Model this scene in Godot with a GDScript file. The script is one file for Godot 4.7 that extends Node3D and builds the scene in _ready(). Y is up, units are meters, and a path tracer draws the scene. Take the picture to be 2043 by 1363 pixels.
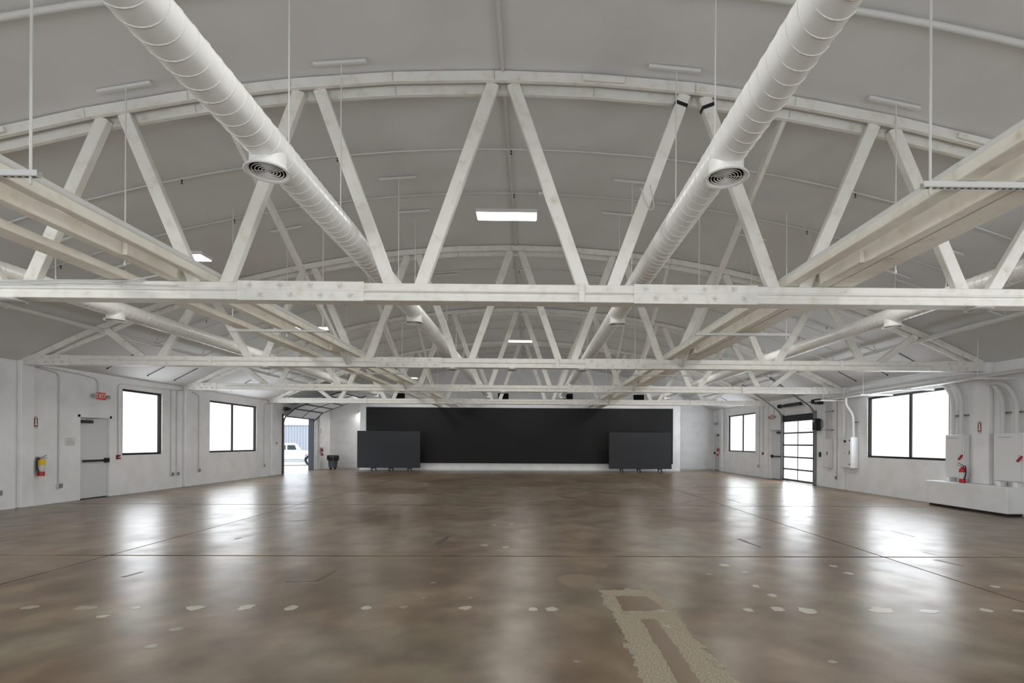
extends Node3D
# A whitewashed warehouse hall under timber bowstring trusses. x runs right, y up, the hall recedes along -z; metres.

const LX := -11.3          # inner face of the left wall
const RX := 10.4           # inner face of the right wall
const BACK := -28.9        # inner face of the back wall
const FRONT := 4.0         # inner face of the wall behind the camera
const XC := -0.35          # ridge line
const APEX := 5.93
const RAD := 23.7          # radius of the roof vault
const CHORD_LO := 3.17
const CHORD_HI := 3.38
const PANEL := 2.31        # distance between truss joints
const BAYS := ["first bay behind the strapped truss", "second bay behind the strapped truss", "third bay behind the strapped truss", "bay next to the screen"]
const TRUSS_Z := [-6.05, -11.4, -16.7, -22.1]

var M := {}
var taken := {}
var rng := RandomNumberGenerator.new()


# ------------------------------------------------------------------ mesh builder
class MB:
	var v := PackedVector3Array()
	var n := PackedVector3Array()
	var uv := PackedVector2Array()
	var uv2 := PackedVector2Array()
	var tiles := 0.0          # >0: planar uv from x, z
	var span := Rect2()

	func tri_n(a: Vector3, b: Vector3, c: Vector3, na: Vector3, nb: Vector3, nc: Vector3) -> void:
		if (b - a).cross(c - a).dot(na + nb + nc) > 0.0:
			v.append_array([a, c, b])
			n.append_array([na, nc, nb])
		else:
			v.append_array([a, b, c])
			n.append_array([na, nb, nc])

	func tri(a: Vector3, b: Vector3, c: Vector3, nn: Vector3) -> void:
		tri_n(a, b, c, nn, nn, nn)

	func quad(a: Vector3, b: Vector3, c: Vector3, d: Vector3, nn: Vector3) -> void:
		tri(a, b, c, nn)
		tri(a, c, d, nn)

	func fquad(a: Vector3, b: Vector3, c: Vector3, d: Vector3, inside: Vector3) -> void:
		var nn := (b - a).cross(c - a).normalized()
		if nn.length() < 0.5:
			nn = (c - a).cross(d - a).normalized()
		if nn.dot((a + b + c + d) / 4.0 - inside) < 0.0:
			nn = -nn
		quad(a, b, c, d, nn)

	# chamfered box in a frame
	func cbox(xf: Transform3D, size: Vector3, ch := 0.004) -> void:
		var h := size / 2.0
		ch = minf(ch, minf(h.x, minf(h.y, h.z)) * 0.45)
		var pt := func(s: Array, k: int) -> Vector3:
			var p := Vector3.ZERO
			for i in 3:
				p[i] = s[i] * (h[i] if i == k else h[i] - ch)
			return xf * p
		for k in 3:
			var a := (k + 1) % 3
			var b := (k + 2) % 3
			for s in [-1, 1]:
				var q := []
				for w in [[-1, -1], [1, -1], [1, 1], [-1, 1]]:
					var sg := [0, 0, 0]
					sg[k] = s
					sg[a] = w[0]
					sg[b] = w[1]
					q.append(pt.call(sg, k))
				quad(q[0], q[1], q[2], q[3], (xf.basis[k] * s).normalized())
			for sa in [-1, 1]:
				for sb in [-1, 1]:
					var q := []
					for w in [-1, 1]:
						var sg := [0, 0, 0]
						sg[a] = sa
						sg[b] = sb
						sg[k] = w
						q.append([pt.call(sg, a), pt.call(sg, b)])
					quad(q[0][0], q[0][1], q[1][1], q[1][0], (xf.basis[a] * sa + xf.basis[b] * sb).normalized())
		for sx in [-1, 1]:
			for sy in [-1, 1]:
				for sz in [-1, 1]:
					var sg := [sx, sy, sz]
					tri(pt.call(sg, 0), pt.call(sg, 1), pt.call(sg, 2), (xf.basis.x * sx + xf.basis.y * sy + xf.basis.z * sz).normalized())

	func box(lo: Vector3, hi: Vector3, ch := 0.004) -> void:
		cbox(Transform3D(Basis(), (lo + hi) / 2.0), (hi - lo).abs(), ch)

	func plain_box(lo: Vector3, hi: Vector3) -> void:
		var c := [Vector3(lo.x, lo.y, lo.z), Vector3(hi.x, lo.y, lo.z), Vector3(hi.x, hi.y, lo.z), Vector3(lo.x, hi.y, lo.z), Vector3(lo.x, lo.y, hi.z), Vector3(hi.x, lo.y, hi.z), Vector3(hi.x, hi.y, hi.z), Vector3(lo.x, hi.y, hi.z)]
		for f in [[0, 1, 2, 3, Vector3.FORWARD], [4, 5, 6, 7, Vector3.BACK], [0, 1, 5, 4, Vector3.DOWN], [3, 2, 6, 7, Vector3.UP], [0, 3, 7, 4, Vector3.LEFT], [1, 2, 6, 5, Vector3.RIGHT]]:
			quad(c[f[0]], c[f[1]], c[f[2]], c[f[3]], f[4])

	# beam of rectangular section between two points; side is the direction of w
	func beam(a: Vector3, b: Vector3, w: float, h: float, side: Vector3, ch := 0.005) -> void:
		var z := (b - a).normalized()
		var x := (side - z * side.dot(z)).normalized()
		var y := z.cross(x)
		cbox(Transform3D(Basis(x, y, z), (a + b) / 2.0), Vector3(w, h, a.distance_to(b)), ch)

	func tube(p: Array, r: float, sides := 10, caps := true, closed := false) -> void:
		var cnt := p.size()
		var t0: Vector3 = (p[1] - p[0]).normalized()
		var u := t0.cross(Vector3.UP if absf(t0.y) < 0.9 else Vector3.RIGHT).normalized()
		var rings := []
		var dirs := []
		for i in cnt:
			var t: Vector3
			if closed:
				t = (p[(i + 1) % cnt] - p[(i + cnt - 1) % cnt]).normalized()
			else:
				t = (p[mini(i + 1, cnt - 1)] - p[maxi(i - 1, 0)]).normalized()
			u = (u - t * u.dot(t)).normalized()
			var w := t.cross(u)
			var ring := []
			var dr := []
			for k in sides:
				var d := u * cos(TAU * k / sides) + w * sin(TAU * k / sides)
				ring.append(p[i] + d * r)
				dr.append(d)
			rings.append(ring)
			dirs.append(dr)
		for i in (cnt if closed else cnt - 1):
			var j := (i + 1) % cnt
			for k in sides:
				var l := (k + 1) % sides
				tri_n(rings[i][k], rings[i][l], rings[j][l], dirs[i][k], dirs[i][l], dirs[j][l])
				tri_n(rings[i][k], rings[j][l], rings[j][k], dirs[i][k], dirs[j][l], dirs[j][k])
		if caps and not closed:
			for e in [0, cnt - 1]:
				var out: Vector3 = (p[0] - p[1]).normalized() if e == 0 else (p[cnt - 1] - p[cnt - 2]).normalized()
				for k in range(1, sides - 1):
					tri(rings[e][0], rings[e][k], rings[e][k + 1], out)

	# profile: array of Vector2(radius, height) turned round the frame's y axis
	func lathe(xf: Transform3D, prof: Array, seg := 20) -> void:
		for i in prof.size() - 1:
			var a: Vector2 = prof[i]
			var b: Vector2 = prof[i + 1]
			var d := b - a
			var nn := Vector2(d.y, -d.x).normalized()
			for k in seg:
				var c0 := TAU * k / seg
				var c1 := TAU * (k + 1) / seg
				var e0 := Vector3(cos(c0), 0, sin(c0))
				var e1 := Vector3(cos(c1), 0, sin(c1))
				var n0 := (xf.basis * (e0 * nn.x + Vector3.UP * nn.y)).normalized()
				var n1 := (xf.basis * (e1 * nn.x + Vector3.UP * nn.y)).normalized()
				var p00 := xf * (e0 * a.x + Vector3.UP * a.y)
				var p01 := xf * (e1 * a.x + Vector3.UP * a.y)
				var p10 := xf * (e0 * b.x + Vector3.UP * b.y)
				var p11 := xf * (e1 * b.x + Vector3.UP * b.y)
				if a.x > 1e-5:
					tri_n(p00, p01, p11, n0, n1, n1)
				if b.x > 1e-5:
					tri_n(p00, p11, p10, n0, n1, n0)

	# polygon in the frame's xy plane, extruded by depth along its z, centred
	func prism(poly: PackedVector2Array, xf: Transform3D, depth: float) -> void:
		var idx := Geometry2D.triangulate_polygon(poly)
		var zz := xf.basis.z.normalized()
		for s in [-0.5, 0.5]:
			for i in range(0, idx.size(), 3):
				var q := []
				for k in 3:
					var p: Vector2 = poly[idx[i + k]]
					q.append(xf * Vector3(p.x, p.y, depth * s))
				tri(q[0], q[1], q[2], zz * signf(s))
		var area := 0.0
		for i in poly.size():
			var p: Vector2 = poly[i]
			var q: Vector2 = poly[(i + 1) % poly.size()]
			area += p.x * q.y - q.x * p.y
		for i in poly.size():
			var p: Vector2 = poly[i]
			var q: Vector2 = poly[(i + 1) % poly.size()]
			var e := (q - p).normalized() * signf(area)
			var nn := (xf.basis.x * e.y - xf.basis.y * e.x).normalized()
			quad(xf * Vector3(p.x, p.y, -depth / 2), xf * Vector3(q.x, q.y, -depth / 2), xf * Vector3(q.x, q.y, depth / 2), xf * Vector3(p.x, p.y, depth / 2), nn)

	func mesh(shift := Vector3.ZERO) -> ArrayMesh:
		var arr := []
		arr.resize(Mesh.ARRAY_MAX)
		if tiles > 0.0:
			for p in v:
				uv.append(Vector2(p.x, p.z) / tiles)
				uv2.append((Vector2(p.x, p.z) - span.position) / span.size)
			arr[Mesh.ARRAY_TEX_UV] = uv
			arr[Mesh.ARRAY_TEX_UV2] = uv2
		elif uv.size() == v.size():
			arr[Mesh.ARRAY_TEX_UV] = uv
		if shift != Vector3.ZERO:
			for i in v.size():
				v[i] -= shift
		arr[Mesh.ARRAY_VERTEX] = v
		arr[Mesh.ARRAY_NORMAL] = n
		var m := ArrayMesh.new()
		m.add_surface_from_arrays(Mesh.PRIMITIVE_TRIANGLES, arr)
		return m


# ------------------------------------------------------------------ scene helpers
func numbered(called: String) -> String:
	var k: int = taken.get(called, 0)
	taken[called] = k + 1
	return called if k == 0 else "%s_%03d" % [called, k]


func tag(o: Node, label: String, category: String, group := "") -> void:
	o.set_meta("label", label)
	o.set_meta("category", category)
	if group:
		o.set_meta("group", group)


func thing(called: String, label: String, category: String, at := Vector3.ZERO, group := "") -> Node3D:
	var o := Node3D.new()
	o.name = numbered(called)
	add_child(o)
	o.position = at
	tag(o, label, category, group)
	return o


func setting(called: String) -> Node3D:
	var o := Node3D.new()
	o.name = called
	add_child(o)
	o.set_meta("kind", "structure")
	return o


func origin_of(o: Node) -> Vector3:
	var p := Vector3.ZERO
	while o != self:
		p += (o as Node3D).position
		o = o.get_parent()
	return p


# geometry is written in world coordinates and moved into its parent's frame here
func part(b: MB, called: String, mat: Material, parent: Node) -> MeshInstance3D:
	var o := MeshInstance3D.new()
	o.mesh = b.mesh(origin_of(parent))
	o.material_override = mat
	o.name = called
	parent.add_child(o, true)
	return o


func piece(mesh: Mesh, xf: Transform3D, called: String, mat: Material, parent: Node) -> MeshInstance3D:
	var o := MeshInstance3D.new()
	o.mesh = mesh
	o.material_override = mat
	o.name = called
	parent.add_child(o, true)
	o.transform = Transform3D(xf.basis, xf.origin - origin_of(parent))
	return o


func one(b: MB, called: String, mat: Material, label: String, category: String, group := "") -> MeshInstance3D:
	var o := part(b, numbered(called), mat, self)
	tag(o, label, category, group)
	return o


func copy(o: Node3D, label := "") -> Node3D:
	var base: String = String(o.name).rstrip("0123456789").trim_suffix("_")
	var c: Node3D = o.duplicate()
	c.name = numbered(base)
	add_child(c)
	if label:
		c.set_meta("label", label)
	return c


func pbox(lo: Vector3, hi: Vector3, called: String, mat: Material, parent: Node, ch := 0.004) -> MeshInstance3D:
	var b := MB.new()
	b.box(lo, hi, ch)
	return part(b, called, mat, parent)


func roof(x: float) -> float:
	return APEX - (RAD - sqrt(RAD * RAD - (x - XC) * (x - XC)))


func rounded(p: Array, r := 0.12, steps := 5) -> Array:
	var q := [p[0]]
	for i in range(1, p.size() - 1):
		var a: Vector3 = p[i] + (p[i - 1] - p[i]).normalized() * minf(r, p[i].distance_to(p[i - 1]) * 0.49)
		var b: Vector3 = p[i] + (p[i + 1] - p[i]).normalized() * minf(r, p[i].distance_to(p[i + 1]) * 0.49)
		for k in steps + 1:
			var t := float(k) / steps
			q.append(a.lerp(p[i], t).lerp((p[i] as Vector3).lerp(b, t), t))
	q.append(p[-1])
	return q


func mat(c: Color, rough := 0.6, metal := 0.0, spec := 0.5) -> StandardMaterial3D:
	var m := StandardMaterial3D.new()
	m.albedo_color = c
	m.roughness = rough
	m.metallic = metal
	m.metallic_specular = spec
	return m


func noise_tex(size: int, freq: float, ramp: Array, seed_: int, octaves := 5, seamless := true, warp := 0.0, normal := false, bump := 4.0) -> NoiseTexture2D:
	var f := FastNoiseLite.new()
	f.seed = seed_
	f.frequency = freq
	f.fractal_octaves = octaves
	f.noise_type = FastNoiseLite.TYPE_SIMPLEX_SMOOTH
	if warp > 0.0:
		f.domain_warp_enabled = true
		f.domain_warp_amplitude = warp
		f.domain_warp_frequency = freq
	var t := NoiseTexture2D.new()
	t.width = size
	t.height = size
	t.seamless = seamless
	t.noise = f
	if normal:
		t.as_normal_map = true
		t.bump_strength = bump
	if ramp:
		var g := Gradient.new()
		var off := PackedFloat32Array()
		var col := PackedColorArray()
		for r in ramp:
			off.append(r[0])
			col.append(r[1])
		g.offsets = off
		g.colors = col
		t.color_ramp = g
	return t


func painted(c: Color, rough: float, tex: Texture2D, scale: float) -> StandardMaterial3D:
	var m := mat(c, rough)
	m.albedo_texture = tex
	m.uv1_triplanar = true
	m.uv1_world_triplanar = true
	m.uv1_scale = Vector3.ONE * scale
	return m


func glow(c: Color, e: float) -> StandardMaterial3D:
	var m := mat(c, 0.4)
	m.emission_enabled = true
	m.emission = c
	m.emission_energy_multiplier = e
	return m


func area_light(called: String, at: Vector3, dir: Vector3, size: Vector2, energy: float, c: Color, parent: Node = self) -> void:
	var l := AreaLight3D.new()
	l.name = called
	parent.add_child(l, true)
	l.area_size = size
	l.area_normalize_energy = false
	l.light_energy = energy
	l.light_color = c
	l.shadow_enabled = true
	l.set("area_range", 60.0)
	l.set("area_attenuation", 2.0)
	var up := Vector3.UP if absf(dir.y) < 0.9 else Vector3.BACK
	l.transform = Transform3D(Basis.looking_at(dir, up), at - origin_of(parent))


# ------------------------------------------------------------------ camera, sky, daylight
const EXPOSURE := 1.73
const SKY_ENERGY := 1.45
const PANE_GLOW := 0.7      # what the eye sees of a frosted pane
const DAY_LIGHT := 1.0      # light through a frosted pane
const LAMP_LIGHT := 7.5

func setup_view() -> void:
	var cam := Camera3D.new()
	cam.name = "camera"
	add_child(cam)
	cam.position = Vector3(0, 1.5, 0)
	cam.rotation = Vector3(0, -14.0 / 1017.0, 0.0053)
	var near := 0.05
	# focal length 1017 px, principal point (1072, 883.5) in the 2043 x 1363 frame: a lens shifted upwards
	cam.set_frustum(near * 1363.0 / 1017.0, Vector2(-50.5, 202.0) * near / 1017.0, near, 300.0)
	cam.current = true
	var e := Environment.new()
	e.background_mode = Environment.BG_SKY
	var sky := Sky.new()
	var sm := ProceduralSkyMaterial.new()
	sm.sky_top_color = Color(0.86, 0.91, 0.97)
	sm.sky_horizon_color = Color(0.97, 0.98, 1.0)
	sm.ground_horizon_color = Color(0.9, 0.9, 0.9)
	sm.ground_bottom_color = Color(0.6, 0.6, 0.6)
	sm.sky_energy_multiplier = SKY_ENERGY
	sm.ground_energy_multiplier = SKY_ENERGY
	sky.sky_material = sm
	e.sky = sky
	e.tonemap_mode = Environment.TONE_MAPPER_LINEAR
	e.tonemap_exposure = EXPOSURE
	e.sdfgi_enabled = true
	e.ssao_enabled = true
	e.ssil_enabled = true
	var w := WorldEnvironment.new()
	w.name = "world_environment"
	w.environment = e
	add_child(w)


# ------------------------------------------------------------------ materials
func setup_materials() -> void:
	var soft := noise_tex(512, 0.006, [[0.0, Color(0.95, 0.95, 0.945)], [0.5, Color(0.98, 0.98, 0.975)], [1.0, Color(1, 1, 1)]], 3)
	var scuffed := noise_tex(1024, 0.006, [[0.0, Color(0.95, 0.95, 0.945)], [0.4, Color(0.98, 0.98, 0.975)], [0.7, Color(1, 1, 1)], [1.0, Color(0.985, 0.985, 0.98)]], 8, 5)
	var dirt := noise_tex(1024, 0.012, [[0.0, Color(0.86, 0.84, 0.79)], [0.16, Color(0.95, 0.94, 0.915)], [0.4, Color(0.985, 0.98, 0.97)], [1.0, Color(1, 1, 1)]], 12, 6)
	M.wall = painted(Color(0.945, 0.945, 0.95), 0.6, scuffed, 0.2)
	M.ceiling = painted(Color(0.87, 0.87, 0.87), 0.85, soft, 0.2)
	M.timber = painted(Color(0.93, 0.925, 0.91), 0.55, dirt, 0.35)
	M.cream = painted(Color(0.94, 0.925, 0.885), 0.55, dirt, 0.3)
	M.duct = painted(Color(0.95, 0.95, 0.945), 0.36, soft, 0.5)
	M.steel = mat(Color(0.86, 0.86, 0.85), 0.45)
	M.pipe = mat(Color(0.84, 0.84, 0.83), 0.5)
	M.conduit = mat(Color(0.80, 0.80, 0.79), 0.5)
	M.galv = mat(Color(0.55, 0.56, 0.57), 0.38, 0.7)
	M.bolt = mat(Color(0.87, 0.86, 0.84), 0.5)
	M.frost = mat(Color(0.95, 0.96, 0.97), 0.12)
	M.frost.backlight_enabled = true
	M.frost.backlight = Color(0.8, 0.8, 0.8)
	M.black = mat(Color(0.045, 0.045, 0.05), 0.45)
	M.frame = mat(Color(0.10, 0.10, 0.105), 0.4)
	M.alu = mat(Color(0.42, 0.43, 0.44), 0.4, 0.5)
	M.dark = mat(Color(0.13, 0.13, 0.135), 0.5)
	M.hole = mat(Color(0.02, 0.02, 0.02), 0.9)
	M.door = mat(Color(0.84, 0.845, 0.85), 0.45)
	M.grey = mat(Color(0.66, 0.66, 0.66), 0.5)
	M.cabinet = mat(Color(0.90, 0.90, 0.90), 0.4)
	M.red = mat(Color(0.72, 0.06, 0.05), 0.3)
	M.deep_red = mat(Color(0.50, 0.05, 0.06), 0.45)
	M.yellow = mat(Color(0.93, 0.78, 0.08), 0.4)
	M.paper = mat(Color(0.90, 0.90, 0.88), 0.7)
	M.label = mat(Color(0.85, 0.85, 0.84), 0.6)
	M.rubber = mat(Color(0.06, 0.06, 0.06), 0.7)
	M.chrome = mat(Color(0.75, 0.75, 0.76), 0.25, 0.8)
	M.lens = glow(Color(1.0, 0.985, 0.95), 4.0)
	M.pane = glow(Color(0.985, 0.99, 1.0), PANE_GLOW)
	M.pane.metallic_specular = 0.3
	var weave := noise_tex(512, 0.2, [[0.0, Color(0.75, 0.75, 0.78)], [1.0, Color(1.15, 1.15, 1.15)]], 21, 2)
	M.screen = painted(Color(0.075, 0.076, 0.082), 0.75, weave, 2.0)
	M.board = painted(Color(0.20, 0.205, 0.215), 0.8, weave, 2.0)
	# polished concrete: fine mottling over broad stains, gloss that varies
	var floor_mat := mat(Color(0.985, 0.955, 0.905), 1.0)
	floor_mat.albedo_texture = noise_tex(2048, 0.0035, [[0.0, Color(0.385, 0.335, 0.28)], [0.3, Color(0.455, 0.405, 0.35)], [0.5, Color(0.495, 0.447, 0.392)], [0.7, Color(0.53, 0.487, 0.435)], [1.0, Color(0.60, 0.565, 0.515)]], 5, 8)
	floor_mat.detail_enabled = true
	floor_mat.detail_blend_mode = BaseMaterial3D.BLEND_MODE_MUL
	floor_mat.detail_uv_layer = BaseMaterial3D.DETAIL_UV_2
	floor_mat.detail_albedo = noise_tex(1024, 0.006, [[0.0, Color(0.74, 0.68, 0.60)], [0.35, Color(0.91, 0.87, 0.81)], [0.55, Color(0.98, 0.95, 0.92)], [0.78, Color(0.93, 0.96, 0.94)], [1.0, Color(1.0, 1.0, 1.0)]], 17, 5, false)
	floor_mat.roughness_texture = noise_tex(1024, 0.006, [[0.0, Color(0.285, 0.285, 0.285)], [0.5, Color(0.31, 0.31, 0.31)], [1.0, Color(0.37, 0.37, 0.37)]], 29, 5)
	floor_mat.normal_enabled = true
	floor_mat.normal_texture = noise_tex(1024, 0.008, [], 31, 3, true, 0.0, true, 1.6)
	floor_mat.normal_scale = 0.05
	M.floor = floor_mat
	M.joint = mat(Color(0.16, 0.15, 0.14), 0.9)
	var grit := noise_tex(1024, 0.05, [[0.0, Color(0.42, 0.39, 0.35)], [0.3, Color(0.74, 0.71, 0.65)], [0.55, Color(0.88, 0.86, 0.81)], [1.0, Color(1, 0.985, 0.95)]], 44, 6)
	M.trench = painted(Color(0.72, 0.69, 0.635), 0.75, grit, 1.2)
	M.fill = painted(Color(0.47, 0.40, 0.315), 0.35, soft, 1.0)
	M.patch = mat(Color(0.70, 0.68, 0.62), 0.35)
	M.patch_dull = mat(Color(0.58, 0.56, 0.51), 0.3)
	M.stain = mat(Color(0.52, 0.45, 0.37), 0.25)
	M.scar = mat(Color(0.33, 0.31, 0.29), 0.45)
	M.ground = painted(Color(0.80, 0.79, 0.77), 0.85, soft, 0.3)
	M.fence = mat(Color(0.56, 0.57, 0.59), 0.55)
	M.car = mat(Color(0.77, 0.78, 0.79), 0.25)
	M.glass = mat(Color(0.20, 0.22, 0.24), 0.08)
	M.bag = mat(Color(0.07, 0.07, 0.075), 0.35)
	M.bin = mat(Color(0.30, 0.31, 0.32), 0.55)


# ------------------------------------------------------------------ structure
# a wall in the plane x = const: boxes round openings given as [z_near, z_far, y_low, y_high]
func side_wall(called: String, x_in: float, x_out: float, top: float, holes: Array) -> Node3D:
	var root := setting(called)
	var zs := [FRONT + 0.25, BACK - 0.25]
	var ys := [0.0, top]
	for h in holes:
		for z in [h[0], h[1]]:
			if not z in zs:
				zs.append(z)
		for y in [h[2], h[3]]:
			if not y in ys:
				ys.append(y)
	zs.sort()
	ys.sort()
	var b := MB.new()
	for i in zs.size() - 1:
		var run := -1.0
		for j in ys.size() - 1:
			var c := Vector2((zs[i] + zs[i + 1]) / 2.0, (ys[j] + ys[j + 1]) / 2.0)
			var open := false
			for h in holes:
				if c.x < h[0] and c.x > h[1] and c.y > h[2] and c.y < h[3]:
					open = true
			if not open and run < 0.0:
				run = ys[j]
			if run >= 0.0 and (open or j == ys.size() - 2):
				b.plain_box(Vector3(minf(x_in, x_out), run, zs[i]), Vector3(maxf(x_in, x_out), ys[j] if open else ys[j + 1], zs[i + 1]))
				run = -1.0
	part(b, "plaster", M.wall, root)
	return root


func pilaster(root: Node3D, x: float, into: float, z: float, w: float, d: float, lo := 0.0) -> void:
	pbox(Vector3(minf(x, x + into * d), lo, z - w / 2), Vector3(maxf(x, x + into * d), roof(x) + 0.02, z + w / 2), "pilaster", M.wall, root, 0.015)


func gable(called: String, z_in: float, z_out: float, holes: Array) -> Node3D:
	var root := setting(called)
	var b := MB.new()
	var poly := PackedVector2Array()
	poly.append(Vector2(LX - 0.25, 3.1))
	poly.append(Vector2(RX + 0.25, 3.1))
	for k in 25:
		var x := lerpf(RX + 0.25, LX - 0.25, k / 24.0)
		poly.append(Vector2(x, roof(x) + 0.05))
	b.prism(poly, Transform3D(Basis(), Vector3(0, 0, (z_in + z_out) / 2)), absf(z_out - z_in))
	var xs := [LX - 0.25, RX + 0.25]
	for h in holes:
		xs.append(h[0])
		xs.append(h[1])
	xs.sort()
	for i in xs.size() - 1:
		var c: float = (xs[i] + xs[i + 1]) / 2
		var lo := 0.0
		for h in holes:
			if c > h[0] and c < h[1]:
				lo = h[3]
		if lo < 3.1:
			b.plain_box(Vector3(xs[i], lo, minf(z_in, z_out)), Vector3(xs[i + 1], 3.1, maxf(z_in, z_out)))
	part(b, "plaster", M.wall, root)
	return root


func build_shell() -> void:
	# floor: slabs with recessed joints
	var fl := setting("floor")
	var span := Rect2(LX - 0.3, BACK - 0.3, RX - LX + 0.6, FRONT - BACK + 0.6)
	pbox(Vector3(LX - 0.25, -0.3, BACK - 0.25), Vector3(RX + 0.25, -0.02, FRONT + 0.25), "joint_bed", M.joint, fl)
	var xs := [LX - 0.25, -5.49, 4.72, RX + 0.25]
	var zs := [FRONT + 0.25, -1.4, -6.73, -12.2, -17.45, -22.8, BACK - 0.25]
	for i in 3:
		for j in 6:
			var b := MB.new()
			b.tiles = 4.5
			b.span = span
			b.box(Vector3(xs[i] + 0.009, -0.06, zs[j + 1] + 0.02), Vector3(xs[i + 1] - 0.009, 0, zs[j] - 0.02), 0.004)
			part(b, "slab", M.floor, fl)
	build_floor_marks(fl)
	# ceiling vault
	var ce := setting("ceiling")
	var b := MB.new()
	var seg := 64
	for i in seg:
		var x0 := lerpf(LX - 0.3, RX + 0.3, float(i) / seg)
		var x1 := lerpf(LX - 0.3, RX + 0.3, float(i + 1) / seg)
		var n0 := Vector3(XC - x0, -sqrt(RAD * RAD - (x0 - XC) * (x0 - XC)), 0) / RAD
		var n1 := Vector3(XC - x1, -sqrt(RAD * RAD - (x1 - XC) * (x1 - XC)), 0) / RAD
		for t in [0.0, 0.2]:
			var s := 1.0 if t == 0.0 else -1.0
			var a := Vector3(x0, roof(x0) + t, FRONT + 0.3)
			var c := Vector3(x1, roof(x1) + t, FRONT + 0.3)
			var d := Vector3(x1, roof(x1) + t, BACK - 0.3)
			var e := Vector3(x0, roof(x0) + t, BACK - 0.3)
			b.tri_n(a, c, d, n0 * s, n1 * s, n1 * s)
			b.tri_n(a, d, e, n0 * s, n1 * s, n0 * s)
		for z in [FRONT + 0.3, BACK - 0.3]:
			b.quad(Vector3(x0, roof(x0), z), Vector3(x1, roof(x1), z), Vector3(x1, roof(x1) + 0.2, z), Vector3(x0, roof(x0) + 0.2, z), Vector3(0, 0, signf(z)))
	for x in [LX - 0.3, RX + 0.3]:
		b.quad(Vector3(x, roof(x), FRONT + 0.3), Vector3(x, roof(x), BACK - 0.3), Vector3(x, roof(x) + 0.2, BACK - 0.3), Vector3(x, roof(x) + 0.2, FRONT + 0.3), Vector3(signf(x), 0, 0))
	part(b, "vault", M.ceiling, ce)
	# walls
	var wl := side_wall("wall_left", LX, LX - 0.25, roof(LX) + 0.06, [[-12.93, -13.84, 0.0, 2.1], [-14.27, -15.8, 1.09, 2.94], [-18.12, -21.2, 1.09, 2.94], [-23.4, -26.7, 0.0, 2.68], [-0.2, -4.9, 0.5, 2.94]])
	for z in [-11.52, -16.88, -22.4, -27.45]:
		pilaster(wl, LX, 1, z, 0.3, 0.1)
	var wr := side_wall("wall_right", RX, RX + 0.25, roof(RX) + 0.06, [[-12.52, -15.6, 1.1, 2.95], [-18.45, -20.78, 0.0, 2.62], [-20.98, -21.88, 0.0, 2.1], [-23.42, -26.67, 1.1, 2.96], [-27.85, -28.7, 0.0, 2.08], [-0.2, -4.9, 0.5, 2.95]])
	pilaster(wr, RX, -1, -11.5, 0.4, 0.12, 0.612)
	for z in [-16.8, -22.2, -27.45]:
		pilaster(wr, RX, -1, z, 0.32, 0.1)
	gable("wall_back", BACK, BACK - 0.25, [])
	gable("wall_front", FRONT, FRONT + 0.25, [[-7.2, -3.2, 0.0, 2.9], [2.4, 6.4, 0.0, 2.9]])
	var bb := setting("baseboard_back")
	pbox(Vector3(LX, 0, BACK), Vector3(RX, 0.1, BACK + 0.015), "board", M.door, bb)
	# the white partition that carries the black screen
	var pw := setting("wall_partition")
	pbox(Vector3(-9.05, 0, -27.5), Vector3(8.02, 3.52, -27.2), "plaster", M.wall, pw, 0.01)
	var bp := setting("baseboard_partition")
	pbox(Vector3(-9.07, 0, -27.199), Vector3(8.04, 0.07, -27.17), "board", M.door, bp)


func blob(c: Vector2, rx: float, rz: float, turn := 0.0, pts := 13, rough := 0.22) -> PackedVector2Array:
	var p := PackedVector2Array()
	for k in pts:
		var a := TAU * k / pts
		var r := 1.0 + rng.randf_range(-rough, rough)
		p.append(c + Vector2(cos(a) * rx * r, sin(a) * rz * r).rotated(turn))
	return p


# flat thing on the floor from an outline in x, z
func slab_patch(poly: PackedVector2Array, called: String, m: Material, root: Node3D, lift := 0.0015) -> void:
	var b := MB.new()
	b.prism(poly, Transform3D(Basis(Vector3.RIGHT, Vector3.BACK, Vector3.DOWN), Vector3(0, lift / 2, 0)), lift)
	part(b, called, m, root)


func ragged(a: Array, step := 0.06, amp := 0.012) -> PackedVector2Array:
	var p := PackedVector2Array()
	for i in a.size():
		var s: Vector2 = a[i]
		var e: Vector2 = a[(i + 1) % a.size()]
		var k := maxi(1, int(s.distance_to(e) / step))
		for j in k:
			p.append(s.lerp(e, float(j) / k) + Vector2(rng.randf_range(-amp, amp), rng.randf_range(-amp, amp)))
	return p


# a pixel of the photograph seen on the floor
func on_floor(px: float, py: float) -> Vector2:
	var basis_ := Basis.from_euler(Vector3(0, -14.0 / 1017.0, 0.0053))
	var d := basis_ * Vector3((px - 1072.0) / 1017.0, -(py - 883.5) / 1017.0, -1)
	var t := -1.5 / d.y
	return Vector2(d.x * t, d.z * t)


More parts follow.
